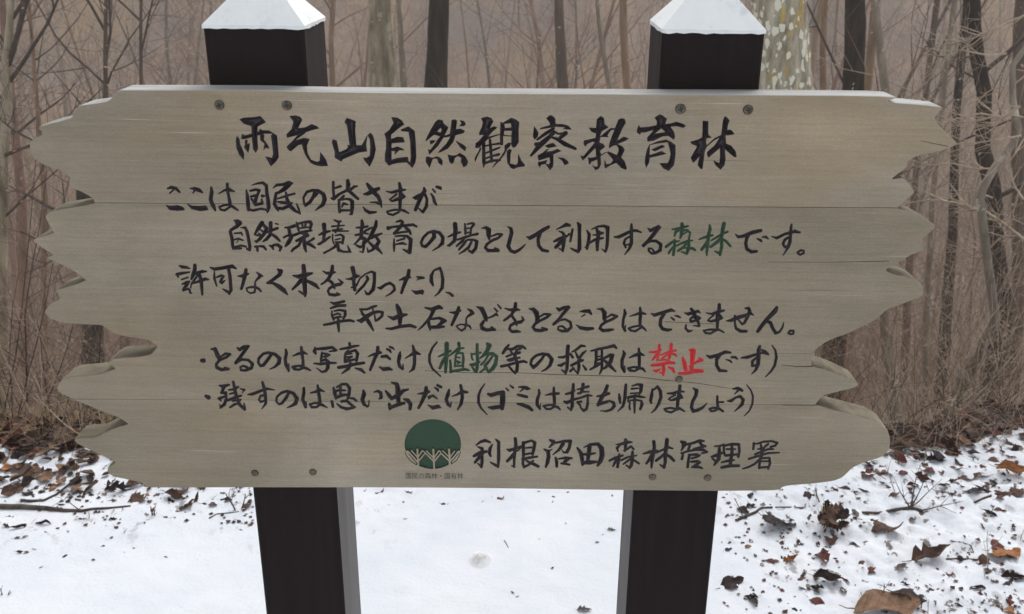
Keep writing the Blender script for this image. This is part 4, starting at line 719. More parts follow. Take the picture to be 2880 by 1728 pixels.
def axis(segs):
    out = [segs[0][0]]
    for a, b, st in segs:
        n = max(1, int(round((b-a)/st)))
        out += [a+(b-a)*k/n for k in range(1, n+1)]
    return out
xs = axis([(-100, -90, 5), (-90, -30, 4), (-30, -6, 1.0), (-6, -1.7, 0.12), (-1.7, -0.2, 0.014), (-0.2, 0.7, 0.016), (0.7, 2.0, 0.010), (2.0, 6, 0.12), (6, 30, 1.0), (30, 90, 4), (90, 100, 5)])
ys = axis([(-40, -4, 3), (-4, 1.7, 0.15), (1.7, 3.3, 0.012), (3.3, 9, 0.12), (9, 40, 0.6), (40, 100, 2.5), (100, 110, 5)])
gv = []; sn = []
for y in ys:
    for x in xs:
        z = ground_z(x, y)
        gv.append((x, y, z))
        d = y-edge(x)
        m = 1-sstep(-0.08, 0.10, d+0.10*noise.noise((x*4, y*4, 7.0)))
        # litter shows through near the bank on the left and here and there on the right
        if -1.75 < x < -0.35 and y > 2.0:
            k = sstep(2.30, 2.58, y)*(0.75 if x < -0.95 else 0.45)
            m *= 1-k*sstep(-0.05, 0.35, noise.noise((x*9, y*11, 4.0)))
        sn.append(m)
nxs = len(xs); gf = []
for j in range(len(ys)-1):
    for i in range(nxs-1):
        a = j*nxs+i; gf.append((a, a+1, a+nxs+1, a+nxs))
def ground_mat():
    b = NB('snow_and_leaf_litter')
    at_ = b.n('ShaderNodeAttribute', attribute_name='snow')
    co = b.coord()
    n1 = b.noise(co, 22, 4, 0.6); n2 = b.noise(co, 90, 3, 0.6)
    mask = b.math('ADD', at_.outputs['Fac'], b.math('MULTIPLY', b.math('SUBTRACT', n1, 0.5), 0.9))
    mask = b.math('MULTIPLY_ADD', mask, 9.0, -4.0, clamp=True)
    # snow
    s = b.ramp(b.noise(co, 3.5, 3), [(0.35, (0.70, 0.735, 0.785)), (0.65, (0.765, 0.79, 0.82))])
    # little grey pits and crumbs of litter, only where the ground is trodden with leaves (right)
    sp = b.n('ShaderNodeSeparateXYZ'); b.l(co, sp.inputs[0])
    rgt = b.math('MULTIPLY_ADD', sp.outputs[0], 3.0, -1.6, clamp=True)
    lft = b.math('MULTIPLY', b.math('MULTIPLY_ADD', sp.outputs[0], -3.0, -0.6, clamp=True), b.math('MULTIPLY_ADD', sp.outputs[1], 3.0, -6.3, clamp=True))
    zone = b.math('MAXIMUM', rgt, lft)
    v = b.vor(b.coord((1, 0.62, 1)), 17.0)
    sp2 = b.ramp(b.math('ADD', v.outputs['Distance'], b.math('MULTIPLY', b.math('SUBTRACT', n2, 0.5), 0.35)), [(0.10, G(1.0)), (0.24, G(0.0))])
    sel = b.math('GREATER_THAN', b.noise(co, 8.0, 2), 0.47)
    sp2 = b.math('MULTIPLY', b.math('MULTIPLY', sp2, sel), zone)
    s = b.mix(b.math('MULTIPLY', sp2, 0.55), s, (0.30, 0.29, 0.28))
    v3 = b.vor(b.coord((1, 0.7, 1), loc=(3, 1, 0)), 34.0)
    sp3 = b.ramp(b.math('ADD', v3.outputs['Distance'], b.math('MULTIPLY', b.math('SUBTRACT', n2, 0.5), 0.5)), [(0.10, G(1.0)), (0.17, G(0.0))])
    sp3 = b.math('MULTIPLY', b.math('MULTIPLY', sp3, b.math('GREATER_THAN', b.noise(co, 11.0, 2), 0.54)), zone)
    s = b.mix(b.math('MULTIPLY', sp3, 0.9), s, (0.10, 0.07, 0.06))
    # leaves lying under the thin snow, showing at their torn edges
    hb = b.noise(b.coord((1, 0.7, 1), loc=(7, 3, 1)), 13.0, 6, 0.68, 0.35)
    hbm = b.ramp(hb, [(0.600, G(0.0)), (0.622, G(1.0))])
    s = b.mix(b.math('MULTIPLY', b.math('MULTIPLY', hbm, zone), 0.9), s, b.ramp(n2, [(0.35, (0.035, 0.021, 0.019)), (0.65, (0.12, 0.075, 0.058))]))
    hh = b.ramp(hb, [(0.53, G(0.0)), (0.61, G(1.0))])
    s = b.mix(b.math('MULTIPLY', b.math('MULTIPLY', hh, zone), 0.16), s, (0.35, 0.33, 0.33))
    # leaf litter
    l1 = b.noise(co, 14, 5, 0.65); l2 = b.noise(co, 2.2, 4, 0.6); l3 = b.noise(co, 0.35, 4, 0.6)
    l = b.ramp(l1, [(0.3, (0.040, 0.026, 0.020)), (0.5, (0.105, 0.070, 0.052)), (0.7, (0.215, 0.150, 0.105))])
    far = b.ramp(l2, [(0.3, (0.23, 0.150, 0.105)), (0.5, (0.36, 0.235, 0.160)), (0.7, (0.47, 0.315, 0.19))])
    far = b.mix(b.ramp(l3, [(0.4, G(0.0)), (0.62, G(0.75))]), far, (0.25, 0.205, 0.190))
    org = b.ramp(b.noise(b.coord((0.12, 0.12, 0.12), loc=(3.1, 0.4, 0)), 1.0, 3), [(0.52, G(0.0)), (0.66, G(0.8))])
    far = b.mix(org, far, (0.44, 0.28, 0.13))
    fz = b.math('MULTIPLY_ADD', sp.outputs[1], 0.22, -0.75, clamp=True)
    l = b.mix(fz, l, far)
    b.col(b.mix(mask, l, s)).rough(0.85)
    b.b.inputs['Subsurface Weight'].default_value = 0.0
    h = b.math('ADD', b.math('MULTIPLY', b.noise(co, 160, 3, 0.7), 0.4), b.math('MULTIPLY', n2, 0.8))
    h = b.math('SUBTRACT', h, b.math('MULTIPLY', sp2, 0.9))
    b.bump(h, 0.35, 0.006)
    return b.m
M['ground'] = ground_mat()
g_me = bpy.data.meshes.new('ground')
g_me.from_pydata(gv, [], gf); g_me.materials.append(M['ground'])
att = g_me.attributes.new('snow', 'FLOAT', 'POINT'); att.data.foreach_set('value', sn)
g_me.polygons.foreach_set('use_smooth', [True]*len(gf)); g_me.update()
tag(link('ground', g_me), kind='structure')
print('ground', len(gf))

def on_ground(px, py, lift=0.0):
    """where the sight line through a pixel of the photo meets the ground"""
    d = ray(px, py); t = 1.0
    lo = None
    k = 1.2
    while k < 90:
        P = CAM+d*k
        if P.z < base_z(P.x, P.y):
            a, b_ = k*0.97, k
            for _ in range(20):
                c = (a+b_)/2; Q = CAM+d*c
                if Q.z < ground_z(Q.x, Q.y): b_ = c
                else: a = c
            Q = CAM+d*b_
            return Vector((Q.x, Q.y, ground_z(Q.x, Q.y)+lift))
        k *= 1.03
    return CAM+d*60

# ================================================================ tubes
class Tubes:
    def __init__(s): s.v = []; s.f = []; s.mi = []
    def tube(s, pts, rad, n=5, mat=0, cap=True, wob=0.0, rng=None):
        pts = [Vector(p) for p in pts]
        m = len(pts); b0 = len(s.v)
        t = (pts[1]-pts[0]).normalized()
        u = t.orthogonal().normalized()
        for k in range(m):
            t = (pts[min(k+1, m-1)]-pts[max(k-1, 0)]).normalized()
            u = (u-t*u.dot(t)).normalized(); w = t.cross(u)
            r = rad[k]
            for q in range(n):
                a = 2*math.pi*q/n
                rr = r*(1+(rng.uniform(-wob, wob) if wob else 0))
                s.v.append(pts[k]+u*(math.cos(a)*rr)+w*(math.sin(a)*rr))
        for k in range(m-1):
            for q in range(n):
                s.f.append((b0+k*n+q, b0+k*n+(q+1) % n, b0+(k+1)*n+(q+1) % n, b0+(k+1)*n+q)); s.mi.append(mat)
        if cap and n > 2:
            s.f.append(tuple(b0+(m-1)*n+q for q in range(n))); s.mi.append(mat)
    def build(s, name, mats, parent=None, smooth=True):
        o = mesh_obj(name, s.v, s.f, mats, parent, smooth)
        if isinstance(mats, (list, tuple)) and len(mats) > 1: o.data.polygons.foreach_set('material_index', s.mi)
        return o

def branch(T, rng, p, d, L, r, depth, n=4, droop=0.0, twigs=3, seg=6, curl=0.22, mat=0, spread=0.9, upb=0.12):
    """a wandering limb with side branches"""
    pts = [p.copy()]; rad = [r]; d = d.normalized()
    for k in range(seg):
        d = (d+Vector((rng.gauss(0, curl), rng.gauss(0, curl), rng.gauss(0, curl)+upb-droop))*0.5).normalized()
        p = p+d*(L/seg); pts.append(p.copy()); rad.append(max(r*(1-(k+1)/seg*0.86), 0.0006))
    T.tube(pts, rad, n if depth else 3, mat)
    if depth > 0:
        for k in range(twigs):
            i = rng.randint(1, seg-1); t = rng.random()
            q = pts[i].lerp(pts[i+1], t)
            dd = (pts[i+1]-pts[i]).normalized()
            sd_ = Vector((rng.gauss(0, 1), rng.gauss(0, 1), rng.gauss(0, 0.7))); sd_ = (sd_-dd*sd_.dot(dd)).normalized()
            nd = (dd*(1-spread*0.45)+sd_*spread).normalized()
            branch(T, rng, q, nd, L*rng.uniform(0.35, 0.62), rad[i]*0.62, depth-1, 3, droop, twigs, max(3, seg-1), curl, mat, spread, upb)

# bark materials -------------------------------------------------------------
def bark(name, dark, mid, light, scale=1.0, patches=None, moss=None):
    b = NB(name)
    co = b.coord((14*scale, 14*scale, 3.2*scale))
    n = b.noise(co, 1.0, 6, 0.65, 0.3)
    n2 = b.noise(b.coord((2.2, 2.2, 1.4)), 1.0, 4)
    c = b.ramp(n, [(0.30, dark), (0.5, mid), (0.68, light)])
    c = b.mix(0.35, c, b.ramp(n2, [(0.35, G(0.32)), (0.65, G(0.66))]), 'OVERLAY')
    if moss:
        c = b.mix(b.ramp(b.noise(b.coord((24, 24, 8), loc=(4, 1, 2)), 1.0, 4), [(0.56, G(0.0)), (0.66, G(0.8))]), c, moss)
    if patches:
        sc, th, colr = patches
        v = b.vor(b.coord((sc, sc, sc*0.62), loc=(2, 2, 5)), 1.0)
        dd = b.math('ADD', v.outputs['Distance'], b.math('MULTIPLY', b.math('SUBTRACT', b.noise(b.coord((sc*1.6, sc*1.6, sc*1.1)), 1.0, 5, 0.7), 0.5), 1.1))
        rnd = b.n('ShaderNodeSeparateColor'); b.l(v.outputs['Color'], rnd.inputs[0])
        sz = b.math('MULTIPLY_ADD', b.math('POWER', rnd.outputs[0], 1.6), th*1.9, -th*0.55)
        mk = b.math('GREATER_THAN', sz, dd)
        c = b.mix(b.math('MULTIPLY', mk, 0.92), c, colr)
    b.col(c).rough(0.9)
    b.bump(n, 0.7, 0.01)
    return b.m
M['bark_dark'] = bark('dark_furrowed_bark', (0.012, 0.008, 0.005), (0.034, 0.023, 0.015), (0.072, 0.051, 0.034))
M['bark_mid'] = bark('olive_grey_mottled_bark', (0.16, 0.135, 0.090), (0.38, 0.335, 0.235), (0.60, 0.54, 0.41), 0.9, (13, 0.30, (0.50, 0.47, 0.39)))
M['bark_lichen'] = bark('lichen_spotted_bark', (0.17, 0.15, 0.105), (0.42, 0.375, 0.275), (0.66, 0.61, 0.48), 2.2, (42, 0.66, (0.90, 0.88, 0.74)), (0.62, 0.42, 0.06))
M['bark_pale'] = bark('pale_grey_bark', (0.19, 0.163, 0.125), (0.30, 0.262, 0.208), (0.43, 0.385, 0.315), 1.2, (20, 0.34, (0.58, 0.55, 0.47)))
M['twig_pale'] = bark('pale_tan_twig_bark', (0.32, 0.245, 0.175), (0.46, 0.365, 0.275), (0.58, 0.475, 0.37), 2.0)
M['twig_dark'] = bark('dark_twig_bark', (0.045, 0.034, 0.028), (0.085, 0.064, 0.052), (0.135, 0.105, 0.085), 2.0)
M['far_a'] = bark('far_brown_bark', (0.21, 0.140, 0.092), (0.32, 0.218, 0.145), (0.43, 0.305, 0.21), 0.6)
M['far_b'] = bark('far_grey_bark', (0.28, 0.215, 0.152), (0.41, 0.318, 0.230), (0.52, 0.415, 0.312), 0.6)
M['far_c'] = bark('far_purple_brown_bark', (0.22, 0.142, 0.112), (0.33, 0.215, 0.168), (0.42, 0.285, 0.225), 0.6)
M['far_d'] = bark('far_dark_bark', (0.085, 0.062, 0.048), (0.14, 0.103, 0.080), (0.20, 0.152, 0.120), 0.6)
M['bud'] = NB('dry_seed_leaf').col((0.40, 0.28, 0.15)).rough(0.8).m
M['fleck'] = NB('pale_dry_leaf').col((0.62, 0.53, 0.42)).rough(0.7).m

# ================================================================ the near trees, each where it stands
def near_tree(name, label, path, Y, mat, tmat, seed, group=None, crown=0.0, topz=3.0, n=14, twigs=10, low_branches=()):
    """path: (px, py, width_px) down the trunk as seen in the photograph; it stands at distance Y"""
    rng = random.Random(seed)
    pts = []; rad = []
    for px, py, wpx in path:
        P = at(px, py, Y); sc = (P-CAM).dot(fwd)/F
        pts.append(P); rad.append(wpx*0.5*sc)
    # top end goes on above the frame, bottom end goes on into the slope
    d0 = (pts[0]-pts[1]).normalized(); d0 = (d0*0.5+Vector((0, 0, 1))*0.5).normalized()
    ext = [pts[0]+d0*(topz*k/3) for k in (3, 2, 1)]
    extr = [rad[0]*0.55, rad[0]*0.72, rad[0]*0.86]
    db = (pts[-1]-pts[-2]).normalized(); Pb = pts[-1]; gz = ground_z(Pb.x, Pb.y)-0.08
    if Pb.z > gz:
        dd = Vector((db.x*0.35, 0, -1)).normalized(); L = (Pb.z-gz)
        for k in (0.33, 0.66, 0.9, 1.0): pts.append(Pb+dd*L*k); rad.append(rad[len(path)-1]*(1+0.10*k+(0.35 if k == 1.0 else 0)))
    allp = ext+pts; allr = extr+rad
    # resample with a slight wander so that the outline is not ruled
    P2 = []; R2 = []
    for i in range(len(allp)-1):
        m = 4
        for k in range(m):
            t = k/m; q = allp[i].lerp(allp[i+1], t); r = lerp(allr[i], allr[i+1], t)
            w = r*0.10
            P2.append(q+Vector((noise.noise(q*1.7+Vector((seed, 0, 0)))*w, noise.noise(q*1.7+Vector((0, seed, 0)))*w, 0))); R2.append(r*(1+0.08*noise.noise(q*3.0)))
    P2.append(allp[-1]); R2.append(allr[-1])
    base = P2[-1]
    root = empty(name, base); tag(root, label, 'tree', group)
    T = Tubes(); T.tube([p-base for p in P2], R2, n, 0, True, 0.035, rng)
    T.build('trunk', mat, root)
    B = Tubes()
    top = P2[0]-base
    for k in range(twigs):
        i = rng.randint(0, min(11, len(P2)-2)); p = P2[i]-base
        a = rng.uniform(0, 2*math.pi)
        branch(B, rng, p, Vector((math.cos(a), math.sin(a), rng.uniform(0.3, 1.2))), rng.uniform(0.8, 1.8)*max(topz/3, .5), R2[i]*0.35, 2, 5, 0, 4, 6)
    for (px, py, dx, dz, L, r, dep) in low_branches:
        P = at(px, py, Y)-base
        branch(B, rng, P, Vector((dx, rng.uniform(-0.4, 0.1), dz)), L, r, dep, 4, 0, 5, 7, 0.2)
    if B.v: B.build('crown', tmat, root)
    return root
NT = 'large bare trees just beyond the bank'
near_tree('tree', 'mottled olive-grey tree trunk rising behind the board right of the left post', [(1064, -40, 66), (1068, 60, 72), (1075, 150, 80), (1080, 260, 90), (1084, 420, 96), (1088, 700, 100)], 9.5, M['bark_mid'], M['twig_dark'], 3, NT)
near_tree('tree', 'slim grey stem close beside the mottled olive trunk', [(1120, -30, 15), (1128, 120, 17), (1137, 260, 20), (1142, 500, 22)], 10.5, M['bark_pale'], M['twig_dark'], 4, NT)
near_tree('tree', 'dark brown straight trunk behind the middle of the board top', [(1237, -40, 56), (1233, 60, 58), (1229, 170, 60), (1225, 260, 64), (1220, 420, 66), (1214, 700, 70)], 8.5, M['bark_dark'], M['twig_dark'], 5, NT)
near_tree('tree', 'thin dark trunk with a swelling, left of the pale leaning stem', [(1572, -40, 27), (1573, 60, 28), (1578, 140, 30), (1580, 200, 30), (1584, 260, 32), (1586, 500, 34)], 11, M['far_d'], M['twig_dark'], 6, NT)
near_tree('tree', 'pale thin stem leaning left behind the board top', [(1676, -40, 10), (1682, 40, 11), (1690, 110, 12), (1702, 180, 13), (1716, 260, 15), (1735, 420, 17)], 8, M['bark_pale'], M['twig_pale'], 7, NT)
near_tree('tree', 'thin brown trunk just left of the right post', [(1752, -40, 20), (1754, 80, 22), (1757, 170, 22), (1766, 260, 26), (1770, 480, 28)], 12, M['far_a'], M['twig_dark'], 8, NT)
near_tree('tree', 'thick grey trunk spotted with white and yellow lichen right of the right post', [(2192, -40, 150), (2197, 80, 153), (2203, 180, 156), (2208, 280, 162), (2214, 600, 172), (2216, 900, 178)], 4.4, M['bark_lichen'], M['twig_dark'], 9, NT, n=28)
near_tree('tree', 'slender grey stem between the lichen trunk and the dark trunk', [(2322, -40, 16), (2318, 60, 18), (2314, 150, 18), (2316, 260, 20), (2320, 500, 22)], 9, M['far_a'], M['twig_dark'], 10, NT)
near_tree('tree', 'slender stem leaning across beside the lichen trunk', [(2318, -40, 14), (2300, 60, 16), (2288, 150, 16), (2276, 280, 18), (2262, 500, 20)], 9.3, M['far_b'], M['twig_dark'], 11, NT)
near_tree('tree', 'dark brown trunk above the right end of the board', [(2405, -40, 54), (2406, 60, 58), (2402, 150, 56), (2398, 260, 62), (2394, 480, 66)], 7.5, M['bark_dark'], M['twig_dark'], 12, NT)
near_tree('tree', 'pale crooked stem with white spots along the right end of the board', [(2462, -40, 20), (2466, 60, 22), (2478, 150, 24), (2490, 250, 24), (2494, 500, 25), (2488, 780, 24), (2487, 920, 25), (2495, 1010, 30), (2516, 1090, 30), (2519, 1180, 30), (2520, 1270, 34)], 6.2, M['bark_pale'], M['twig_pale'], 13, NT, low_branches=[(2500, 1010, -.5, .8, 1.0, 0.012, 2)])
near_tree('tree', 'dark thin leaning trunk behind the pale crooked stem', [(2575, 500, 18), (2560, 700, 20), (2551, 860, 22), (2546, 1000, 22), (2530, 1130, 24)], 10, M['far_d'], M['twig_dark'], 14, NT, topz=6)
near_tree('tree', 'light thin trunk dotted with white spots right of the board', [(2622, 560, 14), (2616, 700, 15), (2606, 860, 17), (2603, 1000, 18), (2605, 1120, 18), (2606, 1260, 20)], 7, M['bark_pale'], M['twig_pale'], 15, NT, topz=4)
near_tree('tree', 'dark straight trunk in the middle of the right-hand wood', [(2690, 300, 22), (2680, 640, 26), (2664, 860, 30), (2656, 1000, 34), (2645, 1130, 36), (2640, 1240, 38)], 9, M['bark_dark'], M['twig_dark'], 16, NT, topz=5)
near_tree('tree', 'large dark crooked trunk near the right edge of the picture', [(2738, -60, 34), (2741, 80, 36), (2748, 160, 38), (2768, 260, 40), (2764, 424, 42), (2790, 520, 44), (2796, 610, 52), (2798, 690, 48), (2810, 760, 48), (2817, 840, 54), (2818, 900, 58), (2806, 985, 52), (2784, 1065, 50), (2764, 1146, 52), (2752, 1250, 58)], 7.0, M['bark_dark'], M['twig_dark'], 17, NT, n=18,
          low_branches=[(2795, 560, .9, .5, 1.2, .02, 2), (2768, 300, -.6, .9, 1.4, .016, 2), (2770, 200, .7, .8, 1.4, .018, 2)])
near_tree('tree', 'dark trunk at the right picture edge behind the crooked one', [(2868, 60, 34), (2862, 400, 36), (2866, 800, 38), (2850, 1050, 40), (2842, 1240, 42)], 9.5, M['far_d'], M['twig_dark'], 18, NT, topz=5)
near_tree('tree', 'brown trunk in the gap of the right end below the lowest notch', [(2375, 900, 26), (2370, 1000, 28), (2364, 1120, 30)], 8, M['far_a'], M['twig_dark'], 19, NT, topz=7)
near_tree('tree', 'dark brown trunk seen through the deep notch left of the board', [(262, 860, 56), (262, 950, 58), (262, 1030, 60), (264, 1120, 62)], 8.0, M['bark_dark'], M['twig_dark'], 20, NT, topz=1.6, twigs=4)
near_tree('tree', 'narrow dark trunk in the tip of the deep left notch', [(352, 900, 24), (351, 960, 25), (350, 1060, 26)], 9.5, M['bark_dark'], M['twig_dark'], 21, NT, topz=1.5, twigs=4)
near_tree('tree', 'dark slim trunk at the left picture edge beside the board', [(34, -60, 16), (28, 60, 20), (18, 180, 24), (20, 300, 26), (8, 450, 28), (2, 700, 34), (4, 1000, 40), (8, 1230, 44)], 6.5, M['bark_mid'], M['twig_dark'], 22, NT, topz=2,
          low_branches=[(22, 190, .8, 1.0, 1.5, .02, 3), (20, 240, .9, .5, 1.2, .016, 3), (8, 440, .9, .35, 1.2, .018, 3), (30, 60, .9, .7, 1.2, .014, 3), (4, 620, 1, .5, 1.0, .012, 2)])
near_tree('tree', 'forking twiggy tree behind the upper left of the board', [(300, -60, 10), (297, 60, 11), (296, 160, 12), (298, 300, 13), (300, 500, 14)], 8.5, M['far_d'], M['twig_dark'], 23, NT, topz=2,
          low_branches=[(297, 90, -.5, 1, 1.6, .014, 3), (298, 160, .5, 1, 1.6, .014, 3), (298, 240, -.8, .8, 1.4, .013, 3), (298, 250, .7, .9, 1.4, .012, 3)])
near_tree('tree', 'thin dark pole tree left of the left post', [(398, -60, 8), (396, 60, 9), (396, 170, 10), (398, 300, 11)], 9, M['far_d'], M['twig_dark'], 24, NT, topz=2, low_branches=[(396, 150, .6, 1, 1.4, .012, 3), (396, 60, -.6, 1, 1.3, .011, 3)])
near_tree('tree', 'dark purple-brown trunk low at the left between edge and board', [(62, 560, 26), (66, 800, 28), (70, 1000, 30), (72, 1160, 32)], 9, M['far_c'], M['twig_dark'], 25, NT, topz=2.5)
near_tree('tree', 'slim dark stem left of the board beside the scalloped edge', [(126, 560, 14), (122, 800, 15), (128, 1010, 17), (140, 1180, 18)], 8, M['far_a'], M['twig_dark'], 26, NT, topz=2)

# young beech on the right: pale crooked stem with long twigs sweeping to the left
rng = random.Random(77)
P0 = [at(x, y, 3.9) for x, y in ((2905, 90), (2880, 140), (2848, 185), (2848, 283), (2864, 364), (2850, 405), (2828, 430), (2800, 470), (2781, 500), (2766, 530), (2757, 560), (2766, 640))]
bs = P0[-1].copy(); bs.z = ground_z(bs.x+.15, bs.y)-0.05
P0 += [at(2800, 900, 4.1), Vector((bs.x+0.15, bs.y+.3, bs.z))]
root = empty('young_beech_tree', P0[-1]); tag(root, 'young beech with a pale crooked stem and long tan twigs right of the board', 'tree')
T = Tubes(); T.tube([p-P0[-1] for p in P0], [0.008, 0.010, 0.012, 0.013, 0.014, 0.015, 0.0155, 0.016, 0.0165, 0.017, 0.017, 0.018, 0.022, 0.03], 9, 0, True, 0.06, rng)
T.build('trunk', M['bark_pale'], root)
limbs = [[(2900, 690), (2826, 629), (2770, 596), (2730, 585), (2685, 572), (2640, 563), (2608, 562), (2560, 570), (2540, 578)],
         [(2830, 150), (2780, 155), (2700, 140), (2650, 165), (2600, 240), (2578, 262)],
         [(2890, 40), (2800, 80), (2740, 105), (2690, 118), (2650, 128), (2600, 150)],
         [(2870, 300), (2820, 335), (2760, 320), (2700, 330), (2640, 345), (2620, 355)],
         [(2880, 330), (2840, 325), (2780, 330), (2720, 345), (2660, 342)],
         [(2870, 385), (2810, 395), (2750, 400), (2700, 405), (2650, 420)],
         [(2830, 440), (2790, 475), (2740, 472), (2680, 462), (2630, 466), (2570, 458)],
         [(2880, 560), (2850, 520), (2830, 470), (2880, 390)],
         [(2790, 560), (2740, 540), (2690, 545), (2640, 580)],
         [(2860, 665), (2815, 670), (2780, 700), (2750, 740), (2725, 780), (2705, 815)],
         [(2780, 700), (2740, 700), (2700, 712), (2680, 740)],
         [(2790, 860), (2810, 920), (2840, 960)], [(2640, 1090), (2655, 1118), (2700, 1145), (2740, 1175)],
         [(2900, 200), (2850, 240), (2790, 250), (2740, 290)], [(2900, 470), (2860, 560), (2850, 620), (2830, 660)],
         [(2640, 1130), (2700, 1150), (2760, 1148), (2860, 1180)], [(2560, 1260), (2580, 1210), (2620, 1180), (2650, 1180)],
         [(2500, 1210), (2490, 1160), (2500, 1110), (2520, 1080)]]
for L in limbs:
    yy = rng.uniform(3.5, 4.3)
    pts = [at(x+rng.uniform(-3, 3), y+rng.uniform(-3, 3), yy+0.05*k) - P0[-1] for k, (x, y) in enumerate(L)]
    r0 = 0.0075 if L is limbs[0] else rng.uniform(0.0040, 0.0056)
    T = Tubes(); T.tube(pts, [r0*(1-0.8*k/(len(pts)-1)) for k in range(len(pts))], 5)
    for k in range(14 if len(L) > 4 else 8):
        i = rng.randint(0, len(pts)-2); q = pts[i].lerp(pts[i+1], rng.random())
        dd = (pts[i+1]-pts[i]).normalized()
        branch(T, rng, q, dd+Vector((rng.uniform(-.3, .3), rng.uniform(-.5, .5), rng.uniform(-.9, .9))), rng.uniform(0.08, 0.28), r0*0.55, 1, 3, 0, 4, 5, 0.25)
    T.build('branch', M['twig_pale'], root)

# ================================================================ the wood on the slopes
def forest_mesh(seed, h, r0, nb, dep, lean):
    rng = random.Random(seed); T = Tubes()
    pts = []; rad = []; p = Vector((0, 0, -0.3)); d = Vector((rng.uniform(-lean, lean), rng.uniform(-lean, lean), 1))
    seg = 9
    for k in range(seg+1):
        pts.append(p.copy()); rad.append(r0*(1-0.82*k/seg)*(1.25 if k == 0 else 1))
        d = (d+Vector((rng.gauss(0, .07), rng.gauss(0, .07), 0.05))).normalized(); p = p+d*h/seg
    T.tube(pts, rad, 6)
    for k in range(nb):
        i = rng.randint(2, seg-1); q = pts[i].lerp(pts[i+1], rng.random())
        a = rng.uniform(0, 2*math.pi); L = h*rng.uniform(0.12, 0.30)
        branch(T, rng, q, Vector((math.cos(a), math.sin(a), rng.uniform(0.5, 1.6))), L, rad[i]*0.42, dep, 4, 0, 4, 5, 0.25)
    me = bpy.data.meshes.new('tree'); me.from_pydata([tuple(v) for v in T.v], [], T.f)
    me.polygons.foreach_set('use_smooth', [True]*len(T.f)); me['h'] = h; return me
kinds = []
spec = [('far_a', 'slim brown bare tree'), ('far_b', 'slim pale grey bare tree'), ('far_c', 'slim purple-brown bare tree'), ('far_d', 'slim dark bare tree')]
for k in range(12):
    me = forest_mesh(200+k, [7, 8.5, 10, 6, 9, 11][k % 6], [0.04, 0.055, 0.085, 0.03, 0.045, 0.07][k % 6], 15 if k < 8 else 20, 2, 0.12)
    mk, lb = spec[k % 4]; me.materials.append(M[mk]); kinds.append((me, lb))
rng = random.Random(5)
cnt = 0; tries = 0; placed = []
while cnt < 245 and tries < 6000:
    tries += 1
    y = rng.choice((rng.uniform(15, 22), rng.uniform(16, 32), rng.uniform(20, 48), rng.uniform(24, 50)))
    x = rng.uniform(-0.78, 0.78)*y
    if any((x-a)**2+(y-b)**2 < (0.30+y*0.022)**2 for a, b in placed): continue
    placed.append((x, y))
    me, lb = kinds[rng.randrange(12)]
    s = rng.uniform(0.7, 1.25)
    gz = ground_z(x, y)
    pxx = W/2+F*x/(y*0.98)
    if 150 < pxx < 2560 and gz+me['h']*s*0.93 < EYE-0.16*y: continue      # would stand wholly hidden behind the board
    o = link('forest_tree', me); o.location = (x, y, gz-0.1); o.rotation_euler = (0, 0, rng.uniform(0, 6.28)); o.scale = (s, s, s)
    bins = [(60, 'at the left edge'), (330, "above the board's upper left corner"), (560, 'just left of the left post'), (760, 'behind the left post'), (1010, 'left of the mottled trunk'),
            (1200, 'right of the mottled trunk'), (1400, 'right of the dark trunk'), (1640, "right of the board's middle"), (1830, 'just left of the right post'), (2130, 'behind the right post'),
            (2300, 'behind the lichen trunk'), (2500, "above the board's right end"), (2700, 'beside the white-spotted stem'), (9999, 'at the right edge')]
    side = next(t for lim, t in bins if pxx < lim)
    zone = 'on the near slope' if y < 19 else ('in the valley' if y < 27 else 'on the far hillside')
    tag(o, '%s %s %s' % (lb, zone, side), 'tree', '%ss %s %s' % (lb, zone, side))
    cnt += 1
print('forest', cnt)
# the rest of the wood and its undergrowth: uncountable twiggy mass
def thicket(name, seed, n, y0, y1, h0, h1, r0, mats, xr=0.66, nb=3, xrange=None, ground=None, label=None):
    rng = random.Random(seed); T = Tubes()
    for k in range(n):
        y = rng.uniform(y0, y1)
        x = rng.uniform(-xr, xr)*y if xrange is None else rng.uniform(*xrange)
        gz = ground_z(x, y)
        h = rng.uniform(h0, h1); d = Vector((rng.gauss(0, .28), rng.gauss(0, .28), 1)).normalized()
        p = Vector((x, y, gz-0.02)); pts = [p.copy()]; rr = r0*rng.uniform(0.6, 1.4); rad = [rr]
        for q in range(4):
            d = (d+Vector((rng.gauss(0, .16), rng.gauss(0, .16), 0))).normalized(); p = p+d*h/4
            pts.append(p.copy()); rad.append(rr*(1-0.2*(q+1)))
        m = rng.randrange(len(mats))
        T.tube(pts, rad, 3, m, False)
        for q in range(nb):
            i = rng.randint(1, 3); a = pts[i].lerp(pts[i+1], rng.random())
            e = a+Vector((rng.gauss(0, .5), rng.gauss(0, .5), rng.uniform(-.05, .8)))*h*0.30
            mid = a.lerp(e, .5)+Vector((rng.gauss(0, .05), 0, rng.gauss(0, .05)))*h
            T.tube([a, mid, e], [rr*.6, rr*.45, rr*.2], 3, m, False)
    o = T.build(name, mats); tag(o, label, 'undergrowth', kind='stuff'); return o
thicket('undergrowth', 31, 8800, 18, 56, 1.0, 3.6, 0.011, [M['far_a'], M['far_b'], M['far_c'], M['far_c']], label='bare twiggy undergrowth covering the far hillside', xr=0.8)
thicket('undergrowth', 32, 3000, 9, 20, 0.8, 2.6, 0.006, [M['far_a'], M['far_b'], M['far_c'], M['far_d']], label='bare saplings and brush filling the near side of the valley')
thicket('undergrowth', 34, 2600, 6, 13, 1.4, 3.4, 0.0022, [M['far_a'], M['far_b'], M['far_c'], M['far_a']], nb=5, label='fine tangled twigs of young growth beyond the bank')
